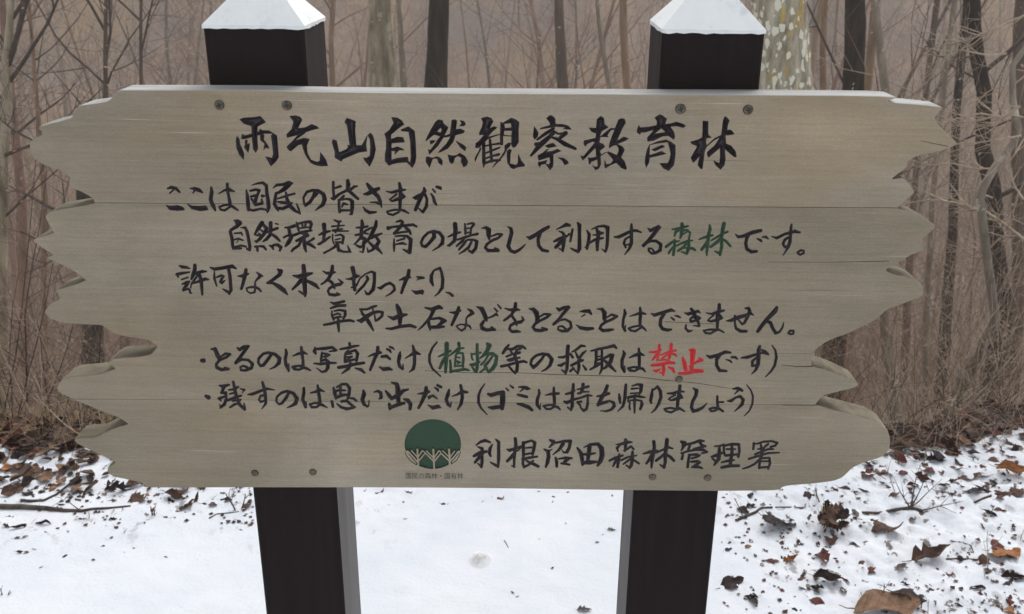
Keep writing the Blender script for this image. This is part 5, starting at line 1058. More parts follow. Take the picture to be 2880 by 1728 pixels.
thicket('undergrowth', 33, 700, 4.5, 9, 0.5, 1.9, 0.003, [M['far_a'], M['twig_dark'], M['far_b']], label='thin brush on the slope below the snowy bank')


# ================================================================ fallen leaves and twigs on the snow
def leaf_mat(name, dark, mid, light, rough=0.6):
    b = NB(name); co = b.coord((1, 1, 1))
    n = b.noise(b.coord((60, 60, 60)), 1.0, 4, 0.6)
    sp = b.n('ShaderNodeSeparateXYZ'); b.l(co, sp.inputs[0])
    ay = b.math('ABSOLUTE', sp.outputs[1]); 
    vein = b.math('SINE', b.math('MULTIPLY', b.math('SUBTRACT', sp.outputs[0], b.math('MULTIPLY', ay, 0.9)), 520.0))
    c = b.ramp(n, [(0.3, dark), (0.5, mid), (0.72, light)])
    c = b.mix(b.math('MULTIPLY_ADD', vein, 0.09, 0.09), c, light)
    mid_ = b.math('LESS_THAN', ay, 0.0009)
    c = b.mix(b.math('MULTIPLY', mid_, 0.5), c, light)
    b.col(c).rough(rough); b.b.inputs['Specular IOR Level'].default_value = 0.10
    b.bump(b.math('ADD', n, b.math('MULTIPLY', vein, 0.25)), 0.4, 0.002)
    return b.m
LM = {
 'dark': leaf_mat('dark_purple_brown_leaf', (0.016, 0.010, 0.011), (0.032, 0.021, 0.022), (0.070, 0.048, 0.044)),
 'brown': leaf_mat('brown_leaf', (0.040, 0.022, 0.017), (0.085, 0.047, 0.034), (0.150, 0.092, 0.066)),
 'red': leaf_mat('red_brown_leaf', (0.050, 0.014, 0.012), (0.105, 0.034, 0.028), (0.17, 0.070, 0.052)),
 'tan': leaf_mat('tan_leaf', (0.105, 0.058, 0.034), (0.185, 0.108, 0.066), (0.29, 0.185, 0.12)),
 'orange': leaf_mat('orange_brown_leaf', (0.16, 0.058, 0.020), (0.30, 0.120, 0.045), (0.42, 0.20, 0.085)),
 'grey': leaf_mat('grey_weathered_leaf', (0.10, 0.088, 0.075), (0.19, 0.17, 0.15), (0.30, 0.27, 0.235)),
}
def leaf_mesh(seed, kind):
    """unit-long leaf along x, bent and rolled; kind: oval, lobed, narrow, torn"""
    rng = random.Random(seed); nu, nv = 13, 6
    vs_ = []; fs = []
    bend = rng.uniform(-0.9, 1.5); roll = rng.uniform(-1.6, 2.4); tw = rng.uniform(-0.8, 0.8)
    wid = {'oval': 0.30, 'lobed': 0.36, 'narrow': 0.15, 'torn': 0.28}[kind]
    edge_ = []
    for i in range(nu):
        t = i/(nu-1)
        prof = math.sin(math.pi*min(max(t*0.97+0.015, 0), 1))**0.75
        if kind in ('lobed',): prof *= (1.0, 0.55)[i % 2]*rng.uniform(0.8, 1.2) if 1 < i < nu-2 else 1
        if kind == 'torn': prof *= rng.uniform(0.45, 1.15)
        else: prof *= rng.uniform(0.92, 1.06)
        edge_.append(prof*wid)
    for i in range(nu):
        t = i/(nu-1); x = t-0.5
        zb = bend*0.35*(x*x-0.08)+0.05*math.sin(t*9+seed); 
        for j in range(nv+1):
            s = j/nv*2-1
            w = edge_[i]*(1 if s > 0 else rng.uniform(0.93, 1.0)); a = roll*s*0.62+tw*x
            y = w*math.sin(a*0.9)/0.9/max(abs(roll)*0.62, .25)*max(abs(roll)*0.62, .25) if False else w*s*math.cos(a*0.55)
            z = zb+w*(abs(s)**1.5)*math.sin(abs(roll)*0.55)*(1 if roll > 0 else -0.6)+w*s*math.sin(tw*x*1.6)+0.012*rng.uniform(-1, 1)
            vs_.append((x+0.02*rng.uniform(-1, 1)*(abs(s) > .6), y, z))
    for i in range(nu-1):
        for j in range(nv):
            a = i*(nv+1)+j; fs.append((a, a+1, a+nv+2, a+nv+1))
    # stalk
    b0 = len(vs_); z0 = bend*0.35*(0.25-0.08)
    for k, (x, z, r) in enumerate(((-0.5, z0+0.03, 0.013), (-0.62, z0+0.05, 0.010), (-0.74, z0+rng.uniform(0, .12), 0.008))):
        for q in range(3):
            a = 2.094*q; vs_.append((x, r*math.cos(a), z+r*math.sin(a)))
    for k in range(2):
        for q in range(3): fs.append((b0+k*3+q, b0+k*3+(q+1) % 3, b0+k*3+3+(q+1) % 3, b0+k*3+3+q))
    return vs_, fs
LK = {}
for kind, nk in (('oval', 4), ('lobed', 5), ('narrow', 3), ('torn', 5)):
    LK[kind] = [leaf_mesh(900+37*q+len(kind), kind) for q in range(nk)]
leaf_me = {}
def leaf_data(kind, q, colr, L):
    lb = round(L/0.012)                     # leaves of about one size share their mesh
    key = (kind, q, colr, lb)
    if key not in leaf_me:
        v, f = LK[kind][q]; s = max(lb, 1)*0.012
        me = bpy.data.meshes.new('fallen_leaf'); me.from_pydata([(a*s, b*s, c*s) for a, b, c in v], [], f)
        me.materials.append(LM[colr]); me.polygons.foreach_set('use_smooth', [True]*len(f)); leaf_me[key] = me
    return leaf_me[key]
lrng = random.Random(41)
def put_leaf(px, py, size, kind, colr, ang=None, tilt=0.25, label=None, group=None, name='fallen_leaf', P=None):
    P = P or on_ground(px, py); sc = (P-CAM).dot(fwd)/F
    L = max(size*sc, 0.008)
    q = lrng.randrange(len(LK[kind]))
    o = link(name, leaf_data(kind, q, colr, L))
    a = lrng.uniform(0, 6.28) if ang is None else R(ang)
    tx, ty = lrng.uniform(-tilt, tilt), lrng.uniform(-tilt, tilt)
    o.rotation_euler = (tx, ty, a)
    o.location = (P.x, P.y, P.z+L*((0.10 if size > 85 else 0.02)+0.16*(abs(tx)+abs(ty))*0.5))
    tag(o, label, 'leaf', group); return o
# the leaves that can be told apart: pixel in the photograph, length there, shape, colour, heading, tilt, label
for a in [
 (2189, 1484, 118, 'lobed', 'dark', 25, .5, 'big dark crumpled lobed leaf right of the right post'),
 (2165, 1462, 60, 'lobed', 'brown', 120, .5, 'brown lobe standing up behind the big crumpled dark leaf'),
 (2336, 1522, 70, 'torn', 'brown', 65, .3, 'long narrow brown leaf strip below the dried stump'),
 (2318, 1568, 60, 'torn', 'red', 80, .3, 'reddish end of the leaf strip below the dried stump'),
 (2224, 1577, 50, 'torn', 'orange', 20, .5, 'small bright orange leaf standing on the snow'),
 (2058, 1644, 78, 'torn', 'dark', 25, .4, 'dark pointed leaf just right of the right post foot'),
 (2121, 1682, 66, 'torn', 'dark', 84, .6, 'dark upright curled leaf beside the right post foot'),
 (2325, 1642, 86, 'oval', 'dark', -8, .3, 'folded dark leaf below the middle of the littered snow'),
 (2296, 1692, 50, 'oval', 'red', -40, .2, 'oblong red-brown leaf near the lower picture edge'),
 (2492, 1722, 190, 'oval', 'tan', 8, .15, 'largest leaf, tan and domed, at the lower picture edge'),
 (2548, 1680, 112, 'torn', 'dark', -22, .3, 'dark ragged leaf just above the largest tan leaf'),
 (2616, 1578, 124, 'torn', 'brown', 18, .3, 'long brown leaf lying left of the orange-tan one'),
 (2768, 1596, 76, 'lobed', 'brown', 70, .5, 'dark brown drooping leaf under the orange-tan leaf'),
 (2822, 1562, 96, 'lobed', 'orange', 14, .3, 'large serrated orange-tan leaf near the right picture edge'),
 (2806, 1532, 58, 'oval', 'red', 50, .3, 'rounded red-brown leaf above the serrated orange-tan leaf'),
 (2482, 1488, 106, 'torn', 'brown', -28, .4, 'pointed brown leaf with a raised tip in mid snow'),
 (2422, 1534, 58, 'lobed', 'grey', 20, .4, 'small greyish-tan leaf left of mid snow'),
 (2450, 1606, 48, 'torn', 'red', 15, .2, 'short red-brown leaf below the greyish one'),
 (2848, 1334, 90, 'oval', 'orange', -15, .2, 'big orange-tan leaf on the bank at the right edge'),
 (2862, 1382, 70, 'oval', 'brown', 60, .3, 'brown leaf below the big orange-tan one at the edge'),
 (2737, 1380, 62, 'lobed', 'dark', -10, .4, 'dark lobed leaf left of the right edge below the bank'),
 (2733, 1344, 74, 'narrow', 'brown', 10, .3, 'brown blade-like leaf above the dark lobed one'),
 (2567, 1368, 32, 'oval', 'red', 0, .3, 'little red-brown square leaf below the bank'),
 (2598, 1350, 52, 'torn', 'red', -45, .5, 'sharp standing red-brown leaf below the bank'),
 (2618, 1324, 58, 'torn', 'red', -5, .2, 'dark red flat leaf near the top of the bank'),
 (2537, 1330, 32, 'oval', 'red', 0, .2, 'small reddish leaf near the board and the bank'),
 (2438, 1342, 42, 'torn', 'red', 10, .4, 'reddish leaf just right of the lower board corner'),
 (2268, 1394, 58, 'torn', 'dark', -15, .3, 'dark leaf directly under the lower right board edge'),
 (2378, 1373, 46, 'torn', 'dark', -15, .3, 'dark leaf beside the dried stump under the board corner'),
 (2185, 1394, 22, 'narrow', 'orange', 70, .4, 'tiny orange leaf scrap under the board edge'),
 (2112, 1426, 34, 'lobed', 'dark', 30, .4, 'small dark leaf right of the right post under the board'),
 (2054, 1434, 16, 'oval', 'dark', 0, .2, 'dark crumb of leaf close to the right post'),
 (2102, 1539, 30, 'oval', 'tan', 20, .3, 'small tan leaf half way down right of the right post'),
 (2048, 1547, 30, 'torn', 'dark', 20, .2, 'small dark leaf pair right of the right post'),
 (2701, 1428, 20, 'oval', 'red', -20, .2, 'tiny red leaf alone on clean snow at the right'),
 (2812, 1440, 40, 'torn', 'red', -10, .4, 'red-brown leaf beside a thin upright twig at the right'),
 (2826, 1398, 70, 'narrow', 'brown', 25, .2, 'narrow brown leaf below the bank at the right edge'),
 (2850, 1627, 62, 'torn', 'dark', -8, .3, 'dark leaf at the right edge near the bottom'),
 (2852, 1722, 58, 'oval', 'orange', -25, .3, 'orange leaf cut by the lower right picture corner'),
 (2240, 1716, 26, 'oval', 'dark', 0, .3, 'small black-brown leaf at the lower picture edge'),
 (2262, 1652, 44, 'lobed', 'grey', 30, .3, 'pale grey leaf left of the folded dark leaf'),
 (2749, 1657, 50, 'narrow', 'brown', 0, .3, 'thin brown leaf low at the right'),
 (2515, 1286, 48, 'torn', 'brown', -20, .4, 'brown leaf on the snow edge beside the board'),
 (2442, 1309, 30, 'torn', 'brown', -40, .4, 'small brown leaf touching the lower right board edge'),
 (2482, 1311, 24, 'oval', 'red', 0, .2, 'small red leaf between board and bank'),
 (2632, 1296, 52, 'lobed', 'dark', 0, .3, 'dark crumpled leaf on top of the bank'),
 (2703, 1308, 34, 'torn', 'dark', 60, .4, 'small dark upright leaf on the bank'),
 (2749, 1294, 70, 'oval', 'brown', -15, .4, 'wide brown leaf on the bank edge'),
 (2798, 1298, 58, 'oval', 'brown', 5, .3, 'brown leaf right of the wide one on the bank edge'),
 (2846, 1306, 46, 'lobed', 'red', 20, .4, 'red-brown leaf high on the bank at the right'),
 (2668, 1275, 74, 'torn', 'brown', 5, .3, 'brown leaf in the litter beyond the snow at the right'),
 (146, 1376, 44, 'torn', 'orange', 60, .7, 'orange standing leaf left of the board foot'),
 (80, 1392, 50, 'torn', 'dark', -20, .3, 'dark curled leaf left of the orange standing leaf'),
 (344, 1380, 70, 'torn', 'dark', 25, .5, 'dark bow-shaped leaf touching the lower left board corner'),
 (311, 1380, 30, 'oval', 'brown', 0, .3, 'small brown leaf left of the bow-shaped leaf'),
 (382, 1404, 70, 'lobed', 'brown', -20, .5, 'brown lobed leaf under the lower left board edge'),
 (418, 1394, 50, 'oval', 'tan', 10, .3, 'tan leaf just under the lower left board edge'),
 (488, 1400, 56, 'oval', 'brown', -15, .4, 'arched brown leaf below the board left of the left post'),
 (530, 1424, 52, 'torn', 'brown', -50, .5, 'brown drooping leaf midway to the left post'),
 (554, 1408, 48, 'narrow', 'brown', 85, .9, 'narrow upright brown leaf near the left post'),
 (578, 1421, 38, 'torn', 'dark', 0, .4, 'dark leaf at the foot of the upright one'),
 (637, 1408, 34, 'torn', 'dark', 0, .4, 'small dark leaf left of the left post'),
 (697, 1424, 46, 'torn', 'brown', 80, .4, 'brown leaf touching the left post'),
 (317, 1410, 28, 'torn', 'brown', 15, .4, 'small brown leaf left of the lobed brown leaf'),
 (194, 1418, 26, 'torn', 'dark', 60, .5, 'dark folded leaf above the fallen branch'),
 (259, 1391, 46, 'torn', 'dark', 10, .3, 'dark flat leaf above the fallen branch'),
 (218, 1385, 34, 'torn', 'brown', 20, .3, 'brown leaf above the dark flat one'),
 (497, 1438, 28, 'torn', 'brown', 0, .3, 'small square brown leaf below the arched leaf'),
 (471, 1456, 24, 'oval', 'dark', 0, .15, 'small dark oval on the snow left of the left post'),
 (410, 1446, 30, 'torn', 'grey', -30, .3, 'small greyish leaf left of two upright stalks'),
 (319, 1465, 20, 'torn', 'dark', 0, .3, 'tiny dark leaf below the thin end of the fallen branch'),
 (233, 1468, 28, 'narrow', 'dark', 0, .2, 'tiny dark blade below the fallen branch'),
 (121, 1474, 46, 'narrow', 'dark', -8, .2, 'dark blade lying flat below the fallen branch'),
 (28, 1454, 26, 'torn', 'brown', 0, .3, 'small brown leaf at the left edge under the branch'),
 (53, 1486, 44, 'narrow', 'dark', 20, .3, 'dark pointed leaf near the left picture edge'),
 (18, 1482, 30, 'torn', 'brown', -20, .3, 'brown scrap at the left picture edge'),
 (332, 1485, 24, 'torn', 'brown', 0, .5, 'curled brown scrap alone on the left snow'),
 (61, 1515, 34, 'narrow', 'brown', 15, .2, 'narrow brown blade low on the left snow'),
 (65, 1555, 38, 'narrow', 'dark', 0, .15, 'long thin dark blade low on the left snow'),
 (182, 1567, 22, 'oval', 'dark', 0, .15, 'lowest dark crumb on the clean left snow'),
 (500, 1382, 66, 'oval', 'brown', 5, .3, 'brown leaf half hidden by the board bottom'),
 (16, 1318, 44, 'oval', 'orange', -10, .3, 'orange leaf in the litter at the left edge'),
 (1061, 1388, 44, 'torn', 'red', 30, .5, 'red-brown leaf under the board right of the left post'),
 (1150, 1384, 18, 'torn', 'red', -20, .4, 'tiny red scrap under the board'),
 (1403, 1401, 30, 'torn', 'red', -10, .4, 'reddish scrap in the middle of the clean snow'),
 (1516, 1383, 16, 'oval', 'dark', 0, .2, 'dark crumb under the board right of centre'),
 (1597, 1385, 16, 'oval', 'dark', 0, .2, 'dark crumb under the board nearer the right post'),
 (1557, 1399, 14, 'torn', 'dark', 0, .2, 'small dark scrap below the two crumbs'),
 (1251, 1418, 18, 'torn', 'dark', 0, .2, 'tiny dark scrap left of centre on clean snow'),
 (1134, 1413, 13, 'torn', 'dark', 60, .3, 'tiny dark scrap right of the left post'),
 (1680, 1526, 17, 'oval', 'dark', 0, .3, 'single black speck near the right post'),
 (1720, 1492, 20, 'torn', 'grey', -10, .2, 'grey scrap beside the right post'),
 (1643, 1718, 40, 'torn', 'grey', 0, .2, 'grey-brown scrap at the bottom left of the right post'),
 ]:
    put_leaf(*a[:5], ang=a[5], tilt=a[6]*0.8, label=a[7])
# smaller scraps that nothing tells apart, scattered as in the photograph
def scatter(n, x0, x1, y0, y1, s0, s1, cols, label, group, bias=1.0):
    for k in range(n):
        px = lrng.uniform(x0, x1); py = y0+(y1-y0)*(lrng.random()**bias)
        put_leaf(px, py, lrng.uniform(s0, s1), lrng.choice(('torn', 'torn', 'narrow', 'oval')), lrng.choice(cols), None, 0.35, label, group)
scatter(80, 2020, 2880, 1300, 1728, 14, 44, ('dark', 'brown', 'red', 'grey', 'dark'), 'small brown leaf scrap on the littered snow right of the posts', 'leaf scraps on the right-hand snow', 1.1)
scatter(26, 2420, 2880, 1270, 1400, 18, 46, ('brown', 'brown', 'red', 'tan', 'dark'), 'brown leaf among others along the right-hand bank', 'leaves along the right-hand bank', 1.0)
scatter(34, 0, 720, 1350, 1440, 14, 40, ('brown', 'dark', 'brown', 'tan'), 'brown leaf among others at the left edge of the snow', 'leaves along the left edge of the snow', 1.0)
scatter(14, 0, 700, 1440, 1600, 7, 14, ('dark', 'brown'), 'tiny dark crumb on the clean snow left of the posts', 'crumbs on the left-hand snow', 1.6)
scatter(10, 1040, 1750, 1395, 1700, 5, 11, ('dark', 'grey', 'grey'), 'tiny grey crumb on the clean snow between the posts', 'crumbs between the posts', 1.3)

# litter and dry grass on the bank beyond the snow: uncountable
def litter(seed, n, x0, x1, d0, d1, s0, s1, mats, name='leaf_litter', label=None):
    rng = random.Random(seed); vs_ = []; fs = []; mi = []
    for k in range(n):
        x = rng.uniform(x0, x1); y = edge(x)+rng.uniform(d0, d1)
        z = ground_z(x, y)+0.004; s = rng.uniform(s0, s1); a = rng.uniform(0, 6.28)
        rot = Matrix.Rotation(a, 3, 'Z') @ Matrix.Rotation(rng.gauss(0, .5), 3, 'X') @ Matrix.Rotation(rng.gauss(0, .4), 3, 'Y')
        b0 = len(vs_); w = rng.uniform(.25, .5)
        for (u, v, h) in ((-.5, 0, 0), (-.2, -w, .16), (.25, -w*.8, .14), (.5, 0, .05), (.2, w, .15), (-.22, w*.9, .18), (0, 0, -.02)):
            q = rot @ Vector((u*s, v*s, h*s*rng.uniform(.4, 1.4))); vs_.append((x+q.x, y+q.y, z+q.z+s*0.12))
        for q in range(6): fs.append((b0+q, b0+(q+1) % 6, b0+6)); 
        m = rng.randrange(len(mats)); mi += [m]*6
    o = mesh_obj(name, vs_, fs, mats); o.data.polygons.foreach_set('material_index', mi)
    tag(o, label, 'leaf litter', kind='stuff'); return o
litter(51, 5200, -2.6, 3.0, 0.0, 1.5, 0.02, 0.075, [LM['brown'], LM['dark'], LM['tan'], LM['red'], LM['brown']], label='brown leaf litter on the bank beyond the snow')
litter(54, 250, -1.75, -0.9, -0.28, 0.05, 0.015, 0.05, [LM['brown'], LM['dark'], LM['tan']], label='brown leaves in the patchy snow at the left')
litter(52, 500, -2.2, 2.6, -0.10, 0.06, 0.015, 0.05, [LM['brown'], LM['dark'], LM['red']], label='brown leaves mixed into the edge of the snow')
def crumbs(seed, n, box, s0, s1, mats, label):
    rng = random.Random(seed); vs_ = []; fs = []; mi = []
    while len(mi) < n*4:
        px, py = rng.uniform(box[0], box[2]), box[1]+(box[3]-box[1])*rng.random()
        q = on_ground(px, py)
        if noise.noise((q.x*5, q.y*5, 9.0)) < rng.uniform(-.25, .2): continue
        s = rng.uniform(s0, s1); a = rng.uniform(0, 6.28); b0 = len(vs_); w = rng.uniform(.25, .6)
        for (u, v, h) in ((-.5, 0, .05), (0, -w, .3), (.5, 0, .1), (.1, w, .35), (0, 0, .02)):
            vs_.append((q.x+s*(u*math.cos(a)-v*math.sin(a)), q.y+s*(u*math.sin(a)+v*math.cos(a)), q.z+s*h*rng.uniform(.3, 1.3)))
        fs += [(b0, b0+1, b0+4), (b0+1, b0+2, b0+4), (b0+2, b0+3, b0+4), (b0+3, b0, b0+4)]; mi += [rng.randrange(len(mats))]*4
    o = mesh_obj('leaf_crumbs', vs_, fs, mats); o.data.polygons.foreach_set('material_index', mi); tag(o, label, 'leaf litter', kind='stuff')
crumbs(71, 430, (2030, 1290, 2880, 1728), 0.004, 0.017, [LM['dark'], LM['brown'], LM['grey'], LM['red'], LM['grey']], 'tiny bits of broken leaf in the snow right of the posts')
crumbs(72, 140, (0, 1340, 720, 1480), 0.004, 0.016, [LM['dark'], LM['brown']], 'tiny bits of broken leaf in the snow at the left bank')
def grass(seed, n, xr, d0, d1, h0, h1, mat, w=0.0009, lean=0.7, label=None):
    rng = random.Random(seed); T = Tubes()
    for k in range(n):
        x = rng.uniform(*xr); y = edge(x)+rng.uniform(d0, d1); z = ground_z(x, y)
        h = rng.uniform(h0, h1); d = Vector((rng.gauss(0, lean), rng.gauss(0, lean), 1)).normalized()
        p = Vector((x, y, z-0.005)); g = rng.uniform(0.1, 0.8)
        pts = [p]
        for q in range(3): 
            p = p+d*h/3; d = (d+Vector((d.x, d.y, -g))*0.35).normalized(); pts.append(p)
        T.tube(pts, [w, w*.9, w*.6, w*.25], 3, 0, False)
    o = T.build('dry_grass', mat); tag(o, label, 'grass', kind='stuff'); return o
grass(61, 650, (-2.0, -0.55), -0.06, 0.5, 0.06, 0.24, M['bud'], 0.0008, 0.9, 'dry tan grass stalks along the left bank')
grass(62, 900, (0.9, 2.3), -0.03, 0.5, 0.06, 0.26, M['twig_pale'], 0.0009, 0.9, 'dry pale stalks along the right bank')
grass(63, 420, (-2.0, 2.4), 0.0, 0.4, 0.2, 0.6, M['twig_dark'], 0.0011, 0.45, 'dark dead stems standing up along the bank')
# thin shrubs with a few dry leaves, left of the board
def shrub(px, py, Y, h, n, seed, label, tmat, buds, nm='dry_shrub', lean=0.35):
    rng = random.Random(seed); b = at(px, py, Y); b.z = ground_z(b.x, b.y)-0.03
    root = empty(nm, b); tag(root, label, 'shrub')
    T = Tubes(); V = []; Fc = []
    for k in range(n):
        d = Vector((rng.gauss(0, lean), rng.gauss(0, lean*.6), 1))
        branch(T, rng, Vector((rng.gauss(0, .03), rng.gauss(0, .03), 0)), d, h*rng.uniform(.6, 1.1), rng.uniform(.0022, .0042), 2, 4, 0, 4, 8, 0.16, upb=0.16)
    T.build('stems', tmat, root)
    if buds:
        for k in range(buds):
            p = T.v[rng.randrange(len(T.v))]
            if p.z < h*0.2: continue
            s = rng.uniform(.004, .009); b0 = len(V); a = rng.uniform(0, 3.14)
            for (u, w_) in ((-1, 0), (0, -.45), (1, 0), (0, .45)):
                V.append((p.x+u*s*math.cos(a), p.y+w_*s, p.z+u*s*math.sin(a)+w_*s*.6))
            Fc.append((b0, b0+1, b0+2, b0+3))
        o = mesh_obj('dry_leaves', V, Fc, M['bud'], root); o['kind'] = 'stuff'
    return root
shrub(40, 1250, 3.2, 1.45, 7, 1, 'tall dry shrub with tiny yellow leaves at the left picture edge', M['twig_dark'], 130)
shrub(150, 1250, 3.5, 1.3, 6, 2, 'dry shrub with tiny leaves close to the left end of the board', M['twig_dark'], 110)
shrub(255, 1250, 4.2, 0.9, 5, 3, 'low dry shrub seen through the deep left notch', M['twig_dark'], 60)
shrub(90, 1260, 2.95, 0.55, 5, 4, 'short bare twiggy bush at the left bank', M['twig_pale'], 0, lean=.8)
shrub(300, 1330, 2.85, 0.28, 4, 5, 'small tan bush under the lower left board corner', M['twig_pale'], 0, lean=.9)
shrub(2640, 1290, 3.1, 0.6, 6, 6, 'bare bush of thin tan stems on the right bank', M['twig_pale'], 0, lean=.7)
shrub(2790, 1285, 3.3, 0.7, 6, 7, 'bare bush of thin tan stems at the right picture edge', M['twig_pale'], 0, lean=.7)
shrub(2540, 1290, 3.0, 0.42, 5, 8, 'small bare bush beside the right end of the board', M['twig_pale'], 0, lean=.6)
shrub(2700, 1260, 4.0, 1.2, 7, 9, 'taller thin shrub in front of the crooked dark trunk', M['twig_pale'], 40)

# sticks and stalks on the snow
def stick(pts, w0, w1, mat, label, lift=0.6, rough=0.12, sub=(), name='fallen_branch', seed=1):
    rng = random.Random(seed); P = []
    for k, (x, y) in enumerate(pts):
        q = on_ground(x, y); sc = (q-CAM).dot(fwd)/F; w = lerp(w0, w1, k/(len(pts)-1))*0.5*sc
        P.append((q+Vector((0, 0, w*lift)), w))
    base = P[0][0]; root = empty(name, base); tag(root, label, 'stick')
    T = Tubes(); T.tube([p-base for p, w in P], [w for p, w in P], 7, 0, True, rough, rng)
    T.build('stem', mat, root)
    if sub:
        T = Tubes()
        for (k, dx, dy, dz, L) in sub:
            branch(T, rng, P[k][0]-base, Vector((dx, dy, dz)), L, P[k][1]*0.5, 1, 3, 0, 2, 4, 0.2)
        T.build('twig', mat, root)
stick([(-20, 1429), (60, 1430), (130, 1433), (180, 1439), (230, 1440), (262, 1433), (310, 1430), (368, 1424)], 17, 4, M['twig_dark'], 'thick dark branch lying on the snow at the left edge', sub=[(4, -.5, .2, .1, .08)])
stick([(60, 1413), (90, 1414), (125, 1409), (160, 1392), (196, 1371), (240, 1364), (275, 1356)], 9, 4, M['twig_dark'], 'thinner dark branch curving up to the board at the left', sub=[(3, .3, .8, .2, .10)])
stick([(-10, 1376), (40, 1372), (80, 1366)], 5, 3, M['twig_pale'], 'pale thin stick at the left bank')
stick([(122, 1287), (150, 1281), (185, 1275)], 4, 3, M['twig_pale'], 'short straight tan stick in the left brush', lift=8)
stick([(588, 1459), (610, 1447), (640, 1444), (672, 1440)], 4, 3, M['twig_dark'], 'thin curved twig touching the left post')
stick([(2070, 1467), (2096, 1455), (2125, 1443), (2140, 1434), (2172, 1431)], 9, 6, M['twig_dark'], 'rough reddish-brown stick under the board right of the right post')
stick([(2180, 1428), (2220, 1429), (2260, 1430), (2292, 1424)], 4, 4, M['twig_dark'], 'slender twig reaching the dried stump')
stick([(2424, 1443), (2470, 1446), (2520, 1438), (2560, 1432), (2590, 1440)], 7, 12, M['twig_dark'], 'knobbly brown branch in the middle of the right-hand snow',
      sub=[(3, .1, .5, 1, .13), (3, .6, .4, .8, .12), (3, -.5, .3, .9, .11), (4, .9, .1, .2, .12), (3, .9, .5, .5, .13)])
stick([(2738, 1415), (2770, 1402), (2800, 1392), (2830, 1388)], 5, 8, M['twig_dark'], 'brown stick pointing at the right picture edge')
stick([(2680, 1524), (2710, 1528), (2730, 1540), (2738, 1555)], 3, 3, M['twig_dark'], 'thin curved stem on the snow at the right')
stick([(2660, 1574), (2700, 1573), (2750, 1576)], 5, 5, M['twig_dark'], 'dark stalk joining two large leaves at the right')
stick([(2460, 1365), (2450, 1350), (2465, 1340), (2490, 1356)], 4, 2, M['twig_dark'], 'curl of dead grass right of the board corner', lift=8)
stick([(1418, 1521), (1424, 1530), (1430, 1542)], 2.4, 1.6, M['twig_dark'], 'single hair-thin stalk on the clean middle snow', lift=1)
def stalk(px, py, hpx, lean, w, mat, label, nm='dry_stalk', tw=2, seed=0):
    q = on_ground(px, py); sc = (q-CAM).dot(fwd)/F; h = hpx*sc/0.88; rng = random.Random(seed+int(px))
    T = Tubes(); p = q-Vector((0, 0, 0.01)); d = Vector((lean, 0.05, 1)).normalized(); pts = [Vector((0, 0, -.01))]
    for k in range(4): d = (d+Vector((rng.gauss(0, .06), 0, 0))).normalized(); pts.append(pts[-1]+d*h/4)
    T.tube(pts, [w*sc*.5*(1-.12*k) for k in range(5)], 5)
    for k in range(tw):
        branch(T, rng, pts[rng.randint(1, 3)], d+Vector((rng.uniform(-1, 1), .2, 0)), h*.45, w*sc*.25, 0, 3, 0, 0, 4)
    o = T.build(nm, mat); o.location = q; tag(o, label, 'stalk')
for a in [(2486, 1690, 58, .0, 4, 'upright grey stalk left of the largest tan leaf'), (2592, 1712, 50, -.15, 4, 'upright stalk just right of the largest tan leaf'), (2612, 1725, 50, -.2, 3, 'second stalk right of the largest tan leaf'),
          (2092, 1450, 62, -.4, 4, 'leaning grey stalk under the board right of the right post'), (2310, 1412, 52, -.5, 4, 'leaning stalk above the dried stump'), (2300, 1405, 40, -.2, 3, 'short stalk beside the leaning one at the stump'),
          (2788, 1452, 34, 0, 4, 'short upright twig near the red-brown leaf at the right'), (2780, 1598, 118, -.12, 3, 'tall thin forked twig rising over the orange-tan leaf'), (2428, 1682, 28, -.3, 3, 'short stalk in the lower middle of the littered snow'),
          (2520, 1383, 90, -.35, 3, 'long thin stalk leaning left below the right bank'), (2600, 1300, 48, 0, 3, 'upright stalk at the snow edge on the right'),
          (428, 1450, 34, 0, 5, 'left one of two upright dark stalks'), (434, 1450, 28, .1, 4, 'right one of two upright dark stalks'), (252, 1466, 30, .05, 3, 'thin upright stalk below the fallen branch'),
          (664, 1436, 60, -.3, 5, 'dry stalk leaning left beside the left post'), (676, 1432, 52, .25, 5, 'dry stalk leaning right beside the left post'), (340, 1498, 26, .9, 3, 'bent stalk on the left snow'),
          (6, 1674, 30, 0, 4, 'upright sprout at the lower left edge'), (16, 1674, 26, .6, 4, 'leaning sprout at the lower left edge'), (555, 1577, 10, .1, 3, 'tiny sprout left of the left post'), (548, 1578, 10, -.5, 2, 'tiny leaning sprout left of the left post'),
          (680, 1516, 9, .1, 3, 'tiny sprout close beside the left post'), (358, 1556, 16, -.6, 2.5, 'tiny curved grass blade on the left snow'), (2870, 1520, 40, .1, 3, 'thin stalk at the right picture edge')]:
    stalk(a[0], a[1], a[2], a[3], a[4], M['twig_dark'] if a[4] > 3 else M['twig_pale'], a[5])

